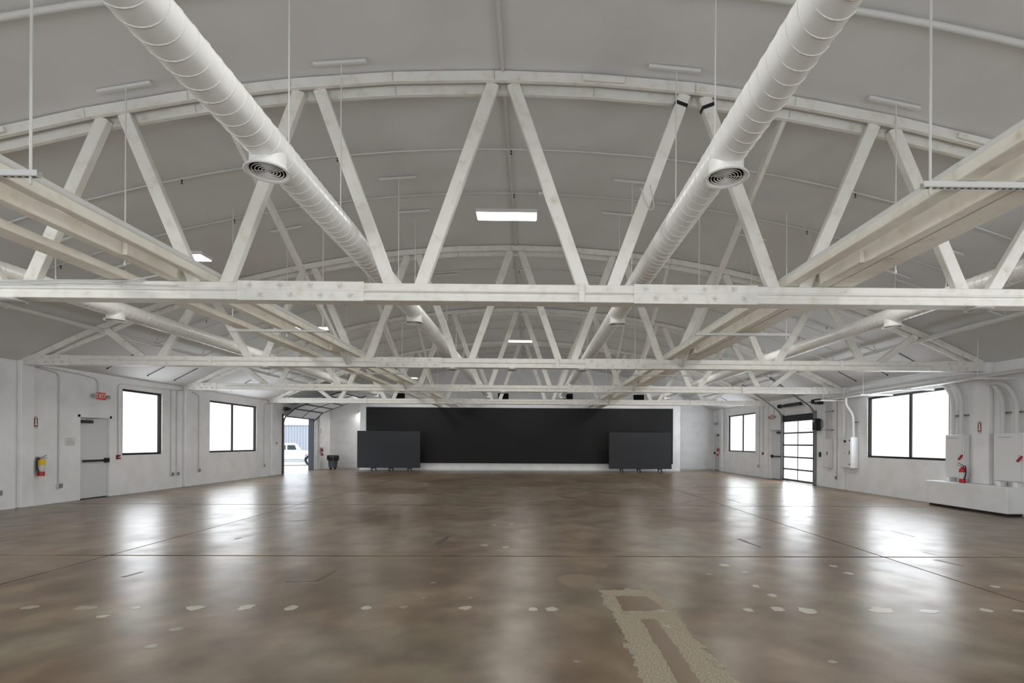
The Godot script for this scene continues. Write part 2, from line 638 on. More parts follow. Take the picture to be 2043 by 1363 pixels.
func build_floor_marks(root: Node3D) -> void:
	rng.seed = 7
	for a in [[172, 1213, 46, 8, 1], [60, 1212, 30, 7, 1], [271, 1213, 22, 6, 1], [389, 1213, 36, 10, 0], [491, 1212, 27, 11, 0], [583, 1213, 24, 11, 0], [206, 1230, 21, 6, 0], [351, 1256, 26, 9, 1], [302, 1290, 26, 9, 1], [731, 1213, 22, 8, 0], [806, 1212, 17, 5, 1], [928, 1213, 24, 8, 0], [1063, 1216, 18, 7, 0], [1102, 1216, 27, 9, 0], [1493, 1217, 18, 7, 0], [1552, 1216, 26, 9, 0], [1611, 1219, 38, 13, 0], [1760, 1218, 46, 12, 0], [1853, 1220, 42, 8, 1], [1969, 1218, 20, 7, 0], [2033, 1219, 24, 6, 0], [1444, 1128, 19, 5, 0], [1414, 1146, 12, 4, 1], [1486, 1142, 12, 4, 1], [1508, 1170, 14, 5, 0], [1540, 1188, 18, 6, 0], [1663, 1130, 14, 4, 0], [1693, 1144, 18, 5, 0], [1986, 1171, 16, 5, 0], [966, 1088, 17, 4, 0], [1009, 1092, 14, 4, 0], [986, 1048, 9, 2, 0], [1020, 1046, 12, 2, 0], [864, 1163, 11, 3, 1], [845, 1193, 11, 3, 1], [938, 1193, 11, 3, 1], [351, 1064, 10, 2, 1], [1150, 1320, 14, 4, 1], [1660, 1321, 18, 6, 1]]:
		var c := on_floor(a[0], a[1])
		var e := on_floor(a[0] + a[2] / 2.0, a[1])
		var f := on_floor(a[0], a[1] + a[3] / 2.0)
		slab_patch(blob(c, absf(e.x - c.x), absf(f.y - c.y)), "filler_patch", M.patch if a[4] == 0 else M.patch_dull, root)
	for a in [[1152, 1157, 76, 26], [1195, 1128, 36, 10]]:
		var c := on_floor(a[0], a[1])
		slab_patch(blob(c, absf(on_floor(a[0] + a[2] / 2.0, a[1]).x - c.x), absf(on_floor(a[0], a[1] + a[3] / 2.0).y - c.y), 0.2, 17, 0.15), "brown_patch", M.stain, root, 0.001)
	for s in [[[245, 1152], [284, 1141], 0.05], [[570, 1161], [632, 1160], 0.035], [[632, 1160], [672, 1137], 0.045], [[1473, 1075], [1520, 1093], 0.07], [[1865, 1117], [1925, 1130], 0.09], [[1450, 996], [1477, 1003], 0.06], [[1780, 1060], [1824, 1071], 0.035], [[872, 1086], [896, 1070], 0.1], [[0, 1081], [36, 1076], 0.05], [[576, 1040], [630, 1038], 0.05], [[470, 1076], [482, 1073], 0.06], [[1843, 1102], [1880, 1111], 0.03], [[1560, 1031], [1575, 1032], 0.05]]:
		var p := on_floor(s[0][0], s[0][1])
		var q := on_floor(s[1][0], s[1][1])
		var d: Vector2 = (q - p).normalized().orthogonal() * s[2] * 0.5
		slab_patch(ragged([p - d, q - d * 0.7, q + d * 0.7, p + d], 0.12, 0.008), "floor_scar", M.scar, root, 0.001)
	# the filled trench in front
	var o := []
	for p in [[1196, 1178], [1300, 1176], [1334, 1206], [1350, 1226], [1384, 1274], [1411, 1303], [1440, 1332], [1478, 1368], [1560, 1470], [1330, 1470], [1282, 1368], [1262, 1310], [1250, 1283], [1235, 1250], [1224, 1226], [1206, 1206]]:
		o.append(on_floor(p[0], p[1]))
	slab_patch(ragged(o, 0.035, 0.022), "trench_concrete", M.trench, root, 0.002)
	o = []
	for p in [[1229, 1190], [1291, 1190], [1322, 1214], [1300, 1219], [1243, 1219]]:
		o.append(on_floor(p[0], p[1]))
	slab_patch(ragged(o, 0.035, 0.018), "trench_fill", M.fill, root, 0.0035)
	o = []
	for p in [[1279, 1236], [1306, 1236], [1328, 1262], [1345, 1286], [1377, 1334], [1402, 1368], [1470, 1470], [1425, 1470], [1357, 1368], [1338, 1334], [1311, 1290]]:
		o.append(on_floor(p[0], p[1]))
	slab_patch(ragged(o, 0.04, 0.011), "trench_fill", M.fill, root, 0.0035)
	# broken chips along the trench edge
	for p in [[1207, 1196], [1214, 1189], [1222, 1202], [1232, 1209], [1211, 1208], [1246, 1224], [1290, 1222], [1312, 1228], [1324, 1221], [1256, 1290], [1262, 1302], [1254, 1276], [1372, 1262], [1395, 1290], [1420, 1316], [1436, 1330], [1333, 1252], [1286, 1176], [1254, 1178]]:
		var c := on_floor(p[0], p[1])
		slab_patch(blob(c, rng.randf_range(0.02, 0.05), rng.randf_range(0.02, 0.06), rng.randf() * 3.0, 9, 0.35), "chip", [M.patch_dull, M.trench][rng.randi() % 2], root, 0.005)


# ------------------------------------------------------------------ windows and doors
# window in a side wall; into = direction into the hall
func window(called: String, x: float, into: int, z0: float, z1: float, y0: float, y1: float, mullions: Array, frame: Material, light := 1.0) -> void:
	var w := setting(called)
	var d0 := x - into * 0.16
	var d1 := x - into * 0.03
	var fx := Vector2(minf(d0, d1), maxf(d0, d1))
	var t := 0.06
	var b := MB.new()
	b.box(Vector3(fx.x, y0, z1), Vector3(fx.y, y0 + t, z0), 0.006)
	b.box(Vector3(fx.x, y1 - t, z1), Vector3(fx.y, y1, z0), 0.006)
	b.box(Vector3(fx.x, y0 + t, z1), Vector3(fx.y, y1 - t, z1 + t), 0.006)
	b.box(Vector3(fx.x, y0 + t, z0 - t), Vector3(fx.y, y1 - t, z0), 0.006)
	part(b, "frame", frame, w)
	var edges := [z0 - t]
	for m in mullions:
		pbox(Vector3(fx.x + 0.02, y0 + t, m - 0.028), Vector3(fx.y - 0.02, y1 - t, m + 0.028), "mullion", frame, w, 0.005)
		edges.append(m + 0.028)
		edges.append(m - 0.028)
	edges.append(z1 + t)
	var xp := x - into * 0.11
	for i in range(0, edges.size(), 2):
		pbox(Vector3(xp - 0.004, y0 + t, edges[i + 1]), Vector3(xp + 0.004, y1 - t, edges[i]), "pane", M.pane, w, 0.001)
	area_light("daylight", Vector3(x - into * 0.025, (y0 + y1) / 2, (z0 + z1) / 2), Vector3(into, 0, 0), Vector2(absf(z1 - z0) - 0.14, y1 - y0 - 0.14), DAY_LIGHT * light, Color(0.95, 0.975, 1.0), w)


# personnel door in a side wall; hinge side first
func exit_door(called: String, x: float, into: int, z_hinge: float, z_latch: float, h: float, recess := 0.05) -> void:
	var d := setting(called)
	var lo := minf(z_hinge, z_latch)
	var hi := maxf(z_hinge, z_latch)
	var s := signf(z_hinge - z_latch)
	var b := MB.new()
	for e in [[lo - 0.06, lo + 0.015], [hi - 0.015, hi + 0.06]]:
		b.box(Vector3(x - 0.14 if into > 0 else x - 0.02, 0, e[0]), Vector3(x + 0.02 if into > 0 else x + 0.14, h + 0.055, e[1]), 0.006)
	b.box(Vector3(x - 0.14 if into > 0 else x - 0.02, h - 0.02, lo - 0.06), Vector3(x + 0.02 if into > 0 else x + 0.14, h + 0.055, hi + 0.06), 0.006)
	var sx := Vector2(minf(x - into * 0.1, x - into * 0.14), maxf(x - into * 0.1, x - into * 0.14))
	b.box(Vector3(sx.x, 0, lo), Vector3(sx.y, h, lo + 0.04), 0.002)
	b.box(Vector3(sx.x, 0, hi - 0.04), Vector3(sx.y, h, hi), 0.002)
	b.box(Vector3(sx.x, h - 0.05, lo), Vector3(sx.y, h, hi), 0.002)
	b.box(Vector3(sx.x, 0, lo), Vector3(sx.y, 0.05, hi), 0.002)
	part(b, "door_frame", M.wall, d)
	var xf := x - into * recess
	var leaf := pbox(Vector3(minf(xf, xf - into * 0.045), 0.02, lo + 0.02), Vector3(maxf(xf, xf - into * 0.045), h - 0.025, hi - 0.02), "leaf", M.door, d, 0.004)
	pbox(Vector3(minf(xf, xf - into * 0.2), 0, lo), Vector3(maxf(xf, xf - into * 0.2), 0.018, hi), "threshold", M.black, d)
	for y in [0.2, h - 0.25]:
		pbox(Vector3(minf(xf, xf + into * 0.02), y, z_hinge - s * 0.035 - 0.012), Vector3(maxf(xf, xf + into * 0.02), y + 0.11, z_hinge - s * 0.035 + 0.012), "hinge", M.galv, leaf)
	# push bar
	b = MB.new()
	var zl := z_latch + s * 0.07
	var zh := z_hinge - s * 0.12
	b.box(Vector3(minf(xf + into * 0.02, xf + into * 0.07), 0.95, minf(zl, zh)), Vector3(maxf(xf + into * 0.02, xf + into * 0.07), 1.0, maxf(zl, zh)), 0.008)
	b.box(Vector3(minf(xf, xf + into * 0.09), 0.915, zl - 0.05), Vector3(maxf(xf, xf + into * 0.09), 1.035, zl + 0.05), 0.012)
	part(b, "push_bar", M.black, leaf)
	# closer
	b = MB.new()
	var zc := z_hinge - s * 0.04
	b.box(Vector3(minf(xf, xf + into * 0.07), h - 0.16, minf(zc, zc - s * 0.36)), Vector3(maxf(xf, xf + into * 0.07), h - 0.085, maxf(zc, zc - s * 0.36)), 0.008)
	b.beam(Vector3(xf + into * 0.06, h - 0.06, zc - s * 0.15), Vector3(xf + into * 0.09, h - 0.02, zc - s * 0.46), 0.02, 0.008, Vector3.RIGHT, 0.002)
	part(b, "closer", M.dark, d)


func build_openings() -> void:
	window("window_1", LX, 1, -14.27, -15.8, 1.09, 2.94, [], M.black)
	window("window_2", LX, 1, -18.12, -21.2, 1.09, 2.94, [-19.6], M.frame)
	window("window_3", RX, -1, -12.52, -15.6, 1.1, 2.95, [-13.9], M.frame)
	window("window_4", RX, -1, -23.42, -26.67, 1.1, 2.96, [-24.95], M.frame)
	window("window_5", LX, 1, -0.2, -4.9, 0.5, 2.94, [-1.75, -3.3], M.frame, 0.75)  # unseen window, added and sized to brighten the near duct undersides
	window("window_6", RX, -1, -0.2, -4.9, 0.5, 2.95, [-1.75, -3.3], M.frame, 0.75)  # its unseen counterpart opposite, added for the same fill light
	exit_door("door_1", LX, 1, -12.93, -13.84, 2.1)
	exit_door("door_2", RX, -1, -20.98, -21.88, 2.1)
	exit_door("door_3", RX, -1, -27.85, -28.7, 2.08)
	closed_sectional("door_4", RX, -1, -18.45, -20.78, 2.62)
	open_sectional("door_5")
	# unseen glazed doors behind the camera, added to light the near truss faces
	for i in 2:
		var d := setting("door_%d" % (6 + i))
		var x0: float = [-7.2, 2.4][i]
		var x1 := x0 + 4.0
		for k in 6:
			pbox(Vector3(x0, 0.58 * k - (0.03 if k else 0.0), FRONT + 0.05), Vector3(x1, 0.58 * k + 0.03, FRONT + 0.1), "rail", M.alu, d)
		for k in 5:
			var x := lerpf(x0 + 0.03, x1 - 0.03, k / 4.0)
			pbox(Vector3(x - 0.03, 0, FRONT + 0.05), Vector3(x + 0.03, 2.9, FRONT + 0.1), "stile", M.alu, d)
		pbox(Vector3(x0, 0, FRONT + 0.07), Vector3(x1, 2.9, FRONT + 0.078), "pane", M.pane, d)
		area_light("daylight", Vector3(x0 + 2, 1.45, FRONT + 0.03), Vector3.FORWARD, Vector2(3.9, 2.8), DAY_LIGHT, Color(0.95, 0.975, 1.0), d)


# glazed sectional leaf: frame of one section between two lines, given by its low and high edge (x, y)
func glazed_section(d: Node3D, a: Vector2, b2: Vector2, z0: float, z1: float, cols: int, rail: Material, glass: Material, bottom := 0.035, top := 0.035) -> MeshInstance3D:
	var u := (b2 - a).normalized()
	var L := a.distance_to(b2)
	var side := Vector3(u.y, -u.x, 0)
	var up := Vector3(u.x, u.y, 0)
	var at := func(t: float, z: float) -> Vector3: return Vector3(a.x, a.y, z) + up * t
	var m := MB.new()
	m.beam(at.call(bottom / 2, z0), at.call(bottom / 2, z1), 0.04, bottom, side, 0.004)
	m.beam(at.call(L - top / 2, z0), at.call(L - top / 2, z1), 0.04, top, side, 0.004)
	for k in cols + 1:
		var z := lerpf(z0 - 0.025, z1 + 0.025, float(k) / cols)
		m.beam(at.call(0.0, z), at.call(L, z), 0.04, 0.05 if k in [0, cols] else 0.035, side, 0.004)
	var s := part(m, "section", rail, d)
	for k in cols:
		var za := lerpf(z0 - 0.025, z1 + 0.025, float(k) / cols)
		var zb := lerpf(z0 - 0.025, z1 + 0.025, float(k + 1) / cols)
		var g := MB.new()
		g.beam(at.call(L / 2, za - 0.02), at.call(L / 2, zb + 0.02), 0.006, L - bottom - top + 0.02, side, 0.001)
		part(g, "pane", glass, s)
	return s


func sectional_track(d: Node3D, x: float, into: int, z: float, h: float, reach: float) -> void:
	var m := MB.new()
	var far_x := x + into * reach
	var p := rounded([Vector3(x + into * 0.05, 0.02, z), Vector3(x + into * 0.05, h + 0.12, z), Vector3(far_x, roof(far_x) - 0.22, z)], 0.3, 7)
	for i in p.size() - 1:
		m.beam(p[i], p[i + 1] + (p[i + 1] - p[i]).normalized() * 0.006, 0.05, 0.06, Vector3(0, 0, 1), 0.004)
	part(m, "track", M.galv, d)


func closed_sectional(called: String, x: float, into: int, z0: float, z1: float, h: float) -> void:
	var d := setting(called)
	var rows := 5
	var xl := x + into * 0.02
	var sec := (h - 0.22) / rows
	for r in rows:
		glazed_section(d, Vector2(xl, 0.02 + r * sec), Vector2(xl, 0.02 + (r + 1) * sec), z0 - 0.04, z1 + 0.04, 2, M.alu, M.pane, 0.09 if r == 0 else 0.03, 0.03)
	pbox(Vector3(minf(xl - 0.03, xl + 0.03), h - 0.2, z1), Vector3(maxf(xl - 0.03, xl + 0.03), h - 0.02, z0), "top_rail", M.dark, d)
	pbox(Vector3(minf(x, x + into * 0.05), h - 0.02, z1), Vector3(maxf(x, x + into * 0.05), h + 0.03, z0), "weather_seal", M.black, d)
	for z in [z0 + 0.03, z1 - 0.03]:
		sectional_track(d, x, into, z, h, 1.7)
		pbox(Vector3(minf(x, x + into * 0.09), 0, z - 0.05), Vector3(maxf(x, x + into * 0.09), h + 0.1, z + 0.05), "jamb", M.galv, d)
	# spring shaft over the door
	var m := MB.new()
	m.tube([Vector3(x + into * 0.16, h + 0.42, z0 + 0.3), Vector3(x + into * 0.16, h + 0.42, z1 - 0.1)], 0.014, 8)
	var sh := part(m, "shaft", M.galv, d)
	m = MB.new()
	m.lathe(Transform3D(Basis(Vector3.RIGHT, PI / 2), Vector3(x + into * 0.16, h + 0.42, z1 + 0.35)), [Vector2(0, 0), Vector2(0.07, 0), Vector2(0.07, 1.25), Vector2(0, 1.25)], 14)
	part(m, "spring", M.dark, sh)
	for z in [z0 + 0.16, z1 - 0.02]:
		m = MB.new()
		m.lathe(Transform3D(Basis(Vector3.RIGHT, PI / 2), Vector3(x + into * 0.16, h + 0.42, z - 0.06)), [Vector2(0, 0), Vector2(0.085, 0), Vector2(0.06, 0.03), Vector2(0.06, 0.11), Vector2(0.085, 0.14), Vector2(0, 0.14)], 14)
		part(m, "cable_drum", M.dark, sh)
	pbox(Vector3(minf(x, x + into * 0.22), h + 0.3, z0 + 0.3), Vector3(maxf(x, x + into * 0.22), h + 0.5, z0 + 0.5), "bearing_bracket", M.dark, d)
	var op := pbox(Vector3(x - 0.24, 1.98, z0 + 0.2), Vector3(x - 0.05, 2.42, z0 + 0.42), "operator", M.dark, d, 0.015)
	m = MB.new()
	m.lathe(Transform3D(Basis(Vector3.BACK, PI / 2), Vector3(x - 0.24, 2.32, z0 + 0.31)), [Vector2(0, 0.012), Vector2(0.05, 0.012), Vector2(0.05, 0)], 12)
	part(m, "cover", M.grey, op)
	m = MB.new()
	m.tube(rounded([Vector3(x - 0.12, 2.4, z0 + 0.44), Vector3(x - 0.06, 2.35, z0 + 0.56), Vector3(x - 0.05, 2.1, z0 + 0.56), Vector3(x - 0.12, 2.02, z0 + 0.43)], 0.08), 0.008, 6)
	part(m, "cable", M.dark, op)
	area_light("daylight", Vector3(x + into * 0.06, h / 2 - 0.08, (z0 + z1) / 2), Vector3(into, 0, 0), Vector2(absf(z1 - z0) - 0.2, h - 0.4), DAY_LIGHT, Color(0.95, 0.975, 1.0), d)


func open_sectional(called: String) -> void:
	var d := setting(called)
	var z0 := -23.44
	var z1 := -26.66
	var line := [Vector2(-11.2, 2.62), Vector2(-10.78, 3.0), Vector2(-10.28, 3.2), Vector2(-9.76, 3.4), Vector2(-9.24, 3.59), Vector2(-8.72, 3.77)]
	for i in 5:
		glazed_section(d, line[i], line[i + 1], z0, z1, 2, M.dark, M.frost, 0.06 if i == 0 else 0.04, 0.04)
	for z in [-23.38, -26.72]:
		var m := MB.new()
		var p := rounded([Vector3(LX + 0.06, 0.02, z), Vector3(LX + 0.06, 2.55, z), Vector3(-10.78, 3.07, z), Vector3(-8.6, 3.88, z)], 0.25, 6)
		for i in p.size() - 1:
			m.beam(p[i], p[i + 1] + (p[i + 1] - p[i]).normalized() * 0.006, 0.05, 0.06, Vector3(0, 0, 1), 0.004)
		part(m, "track", M.galv, d)
		pbox(Vector3(LX - 0.25, 0, z - 0.035), Vector3(LX + 0.05, 2.75, z + 0.035), "jamb", M.dark, d)
	var mm := MB.new()
	mm.tube([Vector3(LX + 0.16, 2.98, z0 + 0.2), Vector3(LX + 0.16, 2.98, z1 - 0.1)], 0.014, 8)
	var sh := part(mm, "shaft", M.galv, d)
	mm = MB.new()
	mm.lathe(Transform3D(Basis(Vector3.RIGHT, PI / 2), Vector3(LX + 0.16, 2.98, z0 - 1.3)), [Vector2(0, 0), Vector2(0.06, 0), Vector2(0.06, 1.2), Vector2(0, 1.2)], 14)
	part(mm, "spring", M.dark, sh)
	for z in [z0 + 0.02, z1 + 0.02]:
		mm = MB.new()
		mm.lathe(Transform3D(Basis(Vector3.RIGHT, PI / 2), Vector3(LX + 0.16, 2.98, z - 0.06)), [Vector2(0, 0), Vector2(0.09, 0), Vector2(0.06, 0.03), Vector2(0.06, 0.1), Vector2(0.09, 0.13), Vector2(0, 0.13)], 14)
		part(mm, "cable_drum", M.dark, sh)


# ------------------------------------------------------------------ trusses
func build_trusses() -> void:
	var z := TRUSS_Z[0] as float
	var t := thing("roof_truss", "white timber bowstring truss with black straps round two web members", "truss", Vector3(XC, CHORD_LO, z - 0.1), "bowstring roof trusses")
	var bm := MB.new()
	bm.box(Vector3(LX + 0.02, CHORD_LO, z - 0.2), Vector3(RX - 0.02, CHORD_HI, z), 0.008)
	var chord := part(bm, "bottom_chord", M.timber, t)
	bm = MB.new()
	bm.box(Vector3(-9.9, CHORD_LO, z), Vector3(9.1, CHORD_LO + 0.06, z + 0.014), 0.004)
	part(bm, "ledger_strip", M.timber, chord)
	bm = MB.new()
	bm.tube([Vector3(-9.9, 3.285, z + 0.014), Vector3(9.1, 3.285, z + 0.014)], 0.013, 8)
	part(bm, "conduit", M.timber, chord)
	# top chord: two plies following the vault
	for ply in [[0.0, 0.012, 0.115], [-0.145, 0.075, 0.115]]:
		bm = MB.new()
		var seg := 18
		for i in seg:
			var xa := lerpf(LX + 0.05, RX - 0.05, float(i) / seg)
			var xb := lerpf(LX + 0.05, RX - 0.05, float(i + 1) / seg)
			var ya := maxf(roof(xa) - ply[1] - ply[2] / 2, CHORD_LO + 0.02)
			var yb := maxf(roof(xb) - ply[1] - ply[2] / 2, CHORD_LO + 0.02)
			var dd := (Vector3(xb, yb, 0) - Vector3(xa, ya, 0)).normalized() * 0.012
			bm.beam(Vector3(xa, ya, z - 0.0275 + ply[0]) - dd, Vector3(xb, yb, z - 0.0275 + ply[0]) + dd, 0.055, ply[2], Vector3(0, 0, 1), 0.004)
		part(bm, "top_chord", M.timber, t)
	for x in [0.85, 5.35, -6.4]:
		bm = MB.new()
		bm.beam(Vector3(x - 0.25, roof(x - 0.25) - 0.085, z + 0.02), Vector3(x + 0.25, roof(x + 0.25) - 0.085, z + 0.02), 0.04, 0.07, Vector3(0, 0, 1), 0.005)
		part(bm, "splice_block", M.timber, t)
	# webs
	var strapped := []
	for k in range(-4, 5):
		for s in [-1, 1]:
			var kb: float = k + 0.5 * s
			if absf(kb) > 3.6:
				continue
			var xt: float = XC + PANEL * k + s * 0.12
			var xb: float = XC + PANEL * kb - s * 0.16
			var a := Vector3(xt, roof(xt) - 0.12, z - 0.1)
			var b := Vector3(xb, CHORD_HI - 0.06, z - 0.1)
			bm = MB.new()
			bm.beam(a, b, 0.09, 0.145, Vector3(0, 0, 1), 0.006)
			part(bm, "web_member", M.timber, t)
			if k == 1:
				strapped.append([a, b])
	# splice plates and heel gussets with bolts
	var bolt := MB.new()
	bolt.lathe(Transform3D(Basis(Vector3.RIGHT, PI / 2), Vector3.ZERO), [Vector2(0, 0.024), Vector2(0.01, 0.024), Vector2(0.014, 0.02), Vector2(0.014, 0.006), Vector2(0.0, 0.006)], 6)
	bolt.cbox(Transform3D(Basis(Vector3.BACK, 0.5), Vector3(0, 0, 0.004)), Vector3(0.06, 0.06, 0.006), 0.002)
	var bolt_mesh := bolt.mesh()
	for e in [[-3.45, -1.97, 0.02], [1.22, 2.7, 0.02], [-10.9, -10.2, 0.012], [9.3, 10.0, 0.012]]:
		var pl := pbox(Vector3(e[0], CHORD_LO - 0.012, z + 0.002), Vector3(e[1], CHORD_HI + 0.008, z + 0.002 + e[2]), "splice_plate", M.timber, t, 0.005)
		var count := 4 if e[2] > 0.015 else 3
		for i in count:
			for row in 2:
				var x := lerpf(e[0] + 0.14, e[1] - 0.14, (i + 0.35 * row) / (count - 0.6))
				piece(bolt_mesh, Transform3D(Basis(Vector3.BACK, 0.4 * i + row), Vector3(x, 3.335 - 0.11 * row, z + 0.002 + e[2])), "bolt", M.bolt, pl)
	for x in [-7.1, 0.6, 7.0]:
		pbox(Vector3(x - 0.035, CHORD_LO - 0.006, z), Vector3(x + 0.035, CHORD_HI + 0.006, z + 0.035), "conduit_box", M.timber, t, 0.004)
	# the other trusses share these parts
	var labels := ["white timber bowstring truss third out from the black screen wall", "white timber bowstring truss second out from the black screen wall", "white timber bowstring truss next to the black screen wall"]
	for i in 3:
		var c := copy(t, labels[i])
		c.position.z = TRUSS_Z[i + 1] - 0.1
	for w in strapped:
		var c: Vector3 = w[0].lerp(w[1], 0.05)
		var dir: Vector3 = (w[1] - w[0]).normalized()
		bm = MB.new()
		bm.beam(c - dir * 0.022, c + dir * 0.022, 0.104, 0.158, Vector3(0, 0, 1), 0.004)
		part(bm, "strap", M.black, t)
	# sway braces between trusses
	for side in 2:
		for i in 3:
			var za: float = TRUSS_Z[i] - 0.22
			var zb: float = TRUSS_Z[i + 1] + 0.05
			bm = MB.new()
			var xa: float = [-3.78, 3.12][side]
			var xb: float = [-4.05, 3.38][side]
			bm.beam(Vector3(xa, roof(xa) - 0.12, za), Vector3(xb, 3.24, zb), 0.06, 0.11, Vector3.RIGHT, 0.005)
			one(bm, "sway_brace", M.timber, "white diagonal timber brace, %s-door side, %s" % [["open", "closed"][side], BAYS[i]], "brace", "diagonal braces on the open door side" if side == 0 else "diagonal braces on the closed door side")


# long timbers that lie on the bottom chords
func build_runners() -> void:
	var lo := CHORD_HI + 0.009
	var z0 := FRONT - 0.02
	var z1 := BACK + 0.02
	for side in 2:
		var which: String = ["open roll-up door", "closed roll-up door"][side]
		var g := "timber runners over the truss chords"
		var xs: Array = [[[-3.885, -3.795], [-4.27, -4.17], [-4.94, -4.72]], [[3.045, 3.185], [3.47, 3.58], [3.6, 3.86]]][side]
		var inner := thing("timber_runner", "innermost cream timber runner topped by a round rail on the %s side" % which, "beam", Vector3((xs[0][0] + xs[0][1]) / 2, lo, -12), g)
		pbox(Vector3(xs[0][0], lo, z1), Vector3(xs[0][1], lo + 0.095, z0), "timber", M.cream, inner, 0.006)
		var b := MB.new()
		var cx: float = (xs[0][0] + xs[0][1]) / 2
		b.tube([Vector3(cx, lo + 0.13, z0), Vector3(cx, lo + 0.13, z1)], 0.042, 14)
		part(b, "round_rail", M.steel, inner)
		var mid := thing("timber_runner", "middle cream timber runner with end blocks on the %s side" % which, "beam", Vector3((xs[1][0] + xs[1][1]) / 2, lo, -12), g)
		pbox(Vector3(xs[1][0], lo, z1), Vector3(xs[1][1], lo + [0.14, 0.22][side], z0), "timber", M.cream, mid, 0.006)
		var inn: float = xs[1][1] if side == 0 else xs[1][0]
		var into := 1.0 if side == 0 else -1.0
		for z in TRUSS_Z:
			pbox(Vector3(minf(inn, inn + into * 0.05), lo + 0.005, z + 0.05), Vector3(maxf(inn, inn + into * 0.05), lo + 0.13, z + 0.8), "end_block", M.cream, mid, 0.006)
		var out := thing("timber_runner", "outermost wide flat timber runner on the %s side" % which, "beam", Vector3((xs[2][0] + xs[2][1]) / 2, lo, -12), g)
		pbox(Vector3(xs[2][0], lo, z1), Vector3(xs[2][1], lo + 0.085, z0), "timber", M.cream, out, 0.006)
		# trapezes: a slotted channel under the runners on two rods
		var tx: Array = [[-5.08, -3.45], [2.8, 4.42]][side]
		var first: Node3D = null
		var spots := ["assumed unseen row before the strapped truss"] + BAYS
		for z in [-3.62, -8.65, -13.95, -19.3, -24.6]:
			var label := "white slotted trapeze under the timber runners, %s-door side, %s" % [["open", "closed"][side], spots.pop_front()]
			if first != null:
				var c := copy(first, label)
				c.position.z = z
				continue
			var y := lo - 0.045
			first = thing("trapeze_hanger", label, "hanger", Vector3((tx[0] + tx[1]) / 2, y, z), "trapeze hangers on the %s side" % which)
			var m := MB.new()
			m.box(Vector3(tx[0], y, z - 0.0205), Vector3(tx[1], y + 0.004, z + 0.0205), 0.001)
			m.box(Vector3(tx[0], y, z - 0.0205), Vector3(tx[1], y + 0.041, z - 0.0175), 0.001)
			m.box(Vector3(tx[0], y, z + 0.0175), Vector3(tx[1], y + 0.041, z + 0.0205), 0.001)
			part(m, "channel", M.steel, first)
			var n := int((tx[1] - tx[0]) / 0.05)
			m = MB.new()
			for k in n:
				var x: float = tx[0] + 0.03 + k * 0.05
				m.plain_box(Vector3(x, y - 0.001, z - 0.006), Vector3(x + 0.028, y + 0.001, z + 0.006))
			part(m, "slots", M.hole, first)
			for x in [tx[0] + 0.06, tx[1] - 0.06]:
				m = MB.new()
				m.tube([Vector3(x, y - 0.05, z), Vector3(x, roof(x) - 0.002, z)], 0.009, 7)
				part(m, "rod", M.steel, first)


# ------------------------------------------------------------------ ducts
func diffuser_mesh() -> Array:
	# neck, rim and rings round the origin = centre of the rim's underside
	var neck := MB.new()
	neck.lathe(Transform3D(), [Vector2(0.14, 0.2), Vector2(0.14, 0.06), Vector2(0.148, 0.05), Vector2(0.148, 0.035), Vector2(0.14, 0.03), Vector2(0.15, 0.016)], 28)
	var rim := MB.new()
	rim.lathe(Transform3D(), [Vector2(0.15, 0.02), Vector2(0.178, 0.016), Vector2(0.184, 0.006), Vector2(0.176, 0.0), Vector2(0.16, 0.004), Vector2(0.143, 0.02), Vector2(0.138, 0.022)], 36)
	var rings := MB.new()
	for r in [0.118, 0.093, 0.068, 0.044, 0.02]:
		rings.lathe(Transform3D(), [Vector2(r, 0.02), Vector2(r + 0.002, 0.012), Vector2(r + 0.006, 0.012), Vector2(r + 0.004, 0.02), Vector2(r, 0.02)], 28)
	rings.lathe(Transform3D(), [Vector2(0.012, 0.012), Vector2(0.0, 0.01)], 12)
	rings.box(Vector3(-0.14, 0.02, -0.003), Vector3(0.14, 0.026, 0.003), 0.001)
	var back := MB.new()
	back.lathe(Transform3D(), [Vector2(0.1375, 0.023), Vector2(0.1375, 0.12), Vector2(0, 0.12)], 24)
	return [neck.mesh(), rim.mesh(), rings.mesh(), back.mesh()]


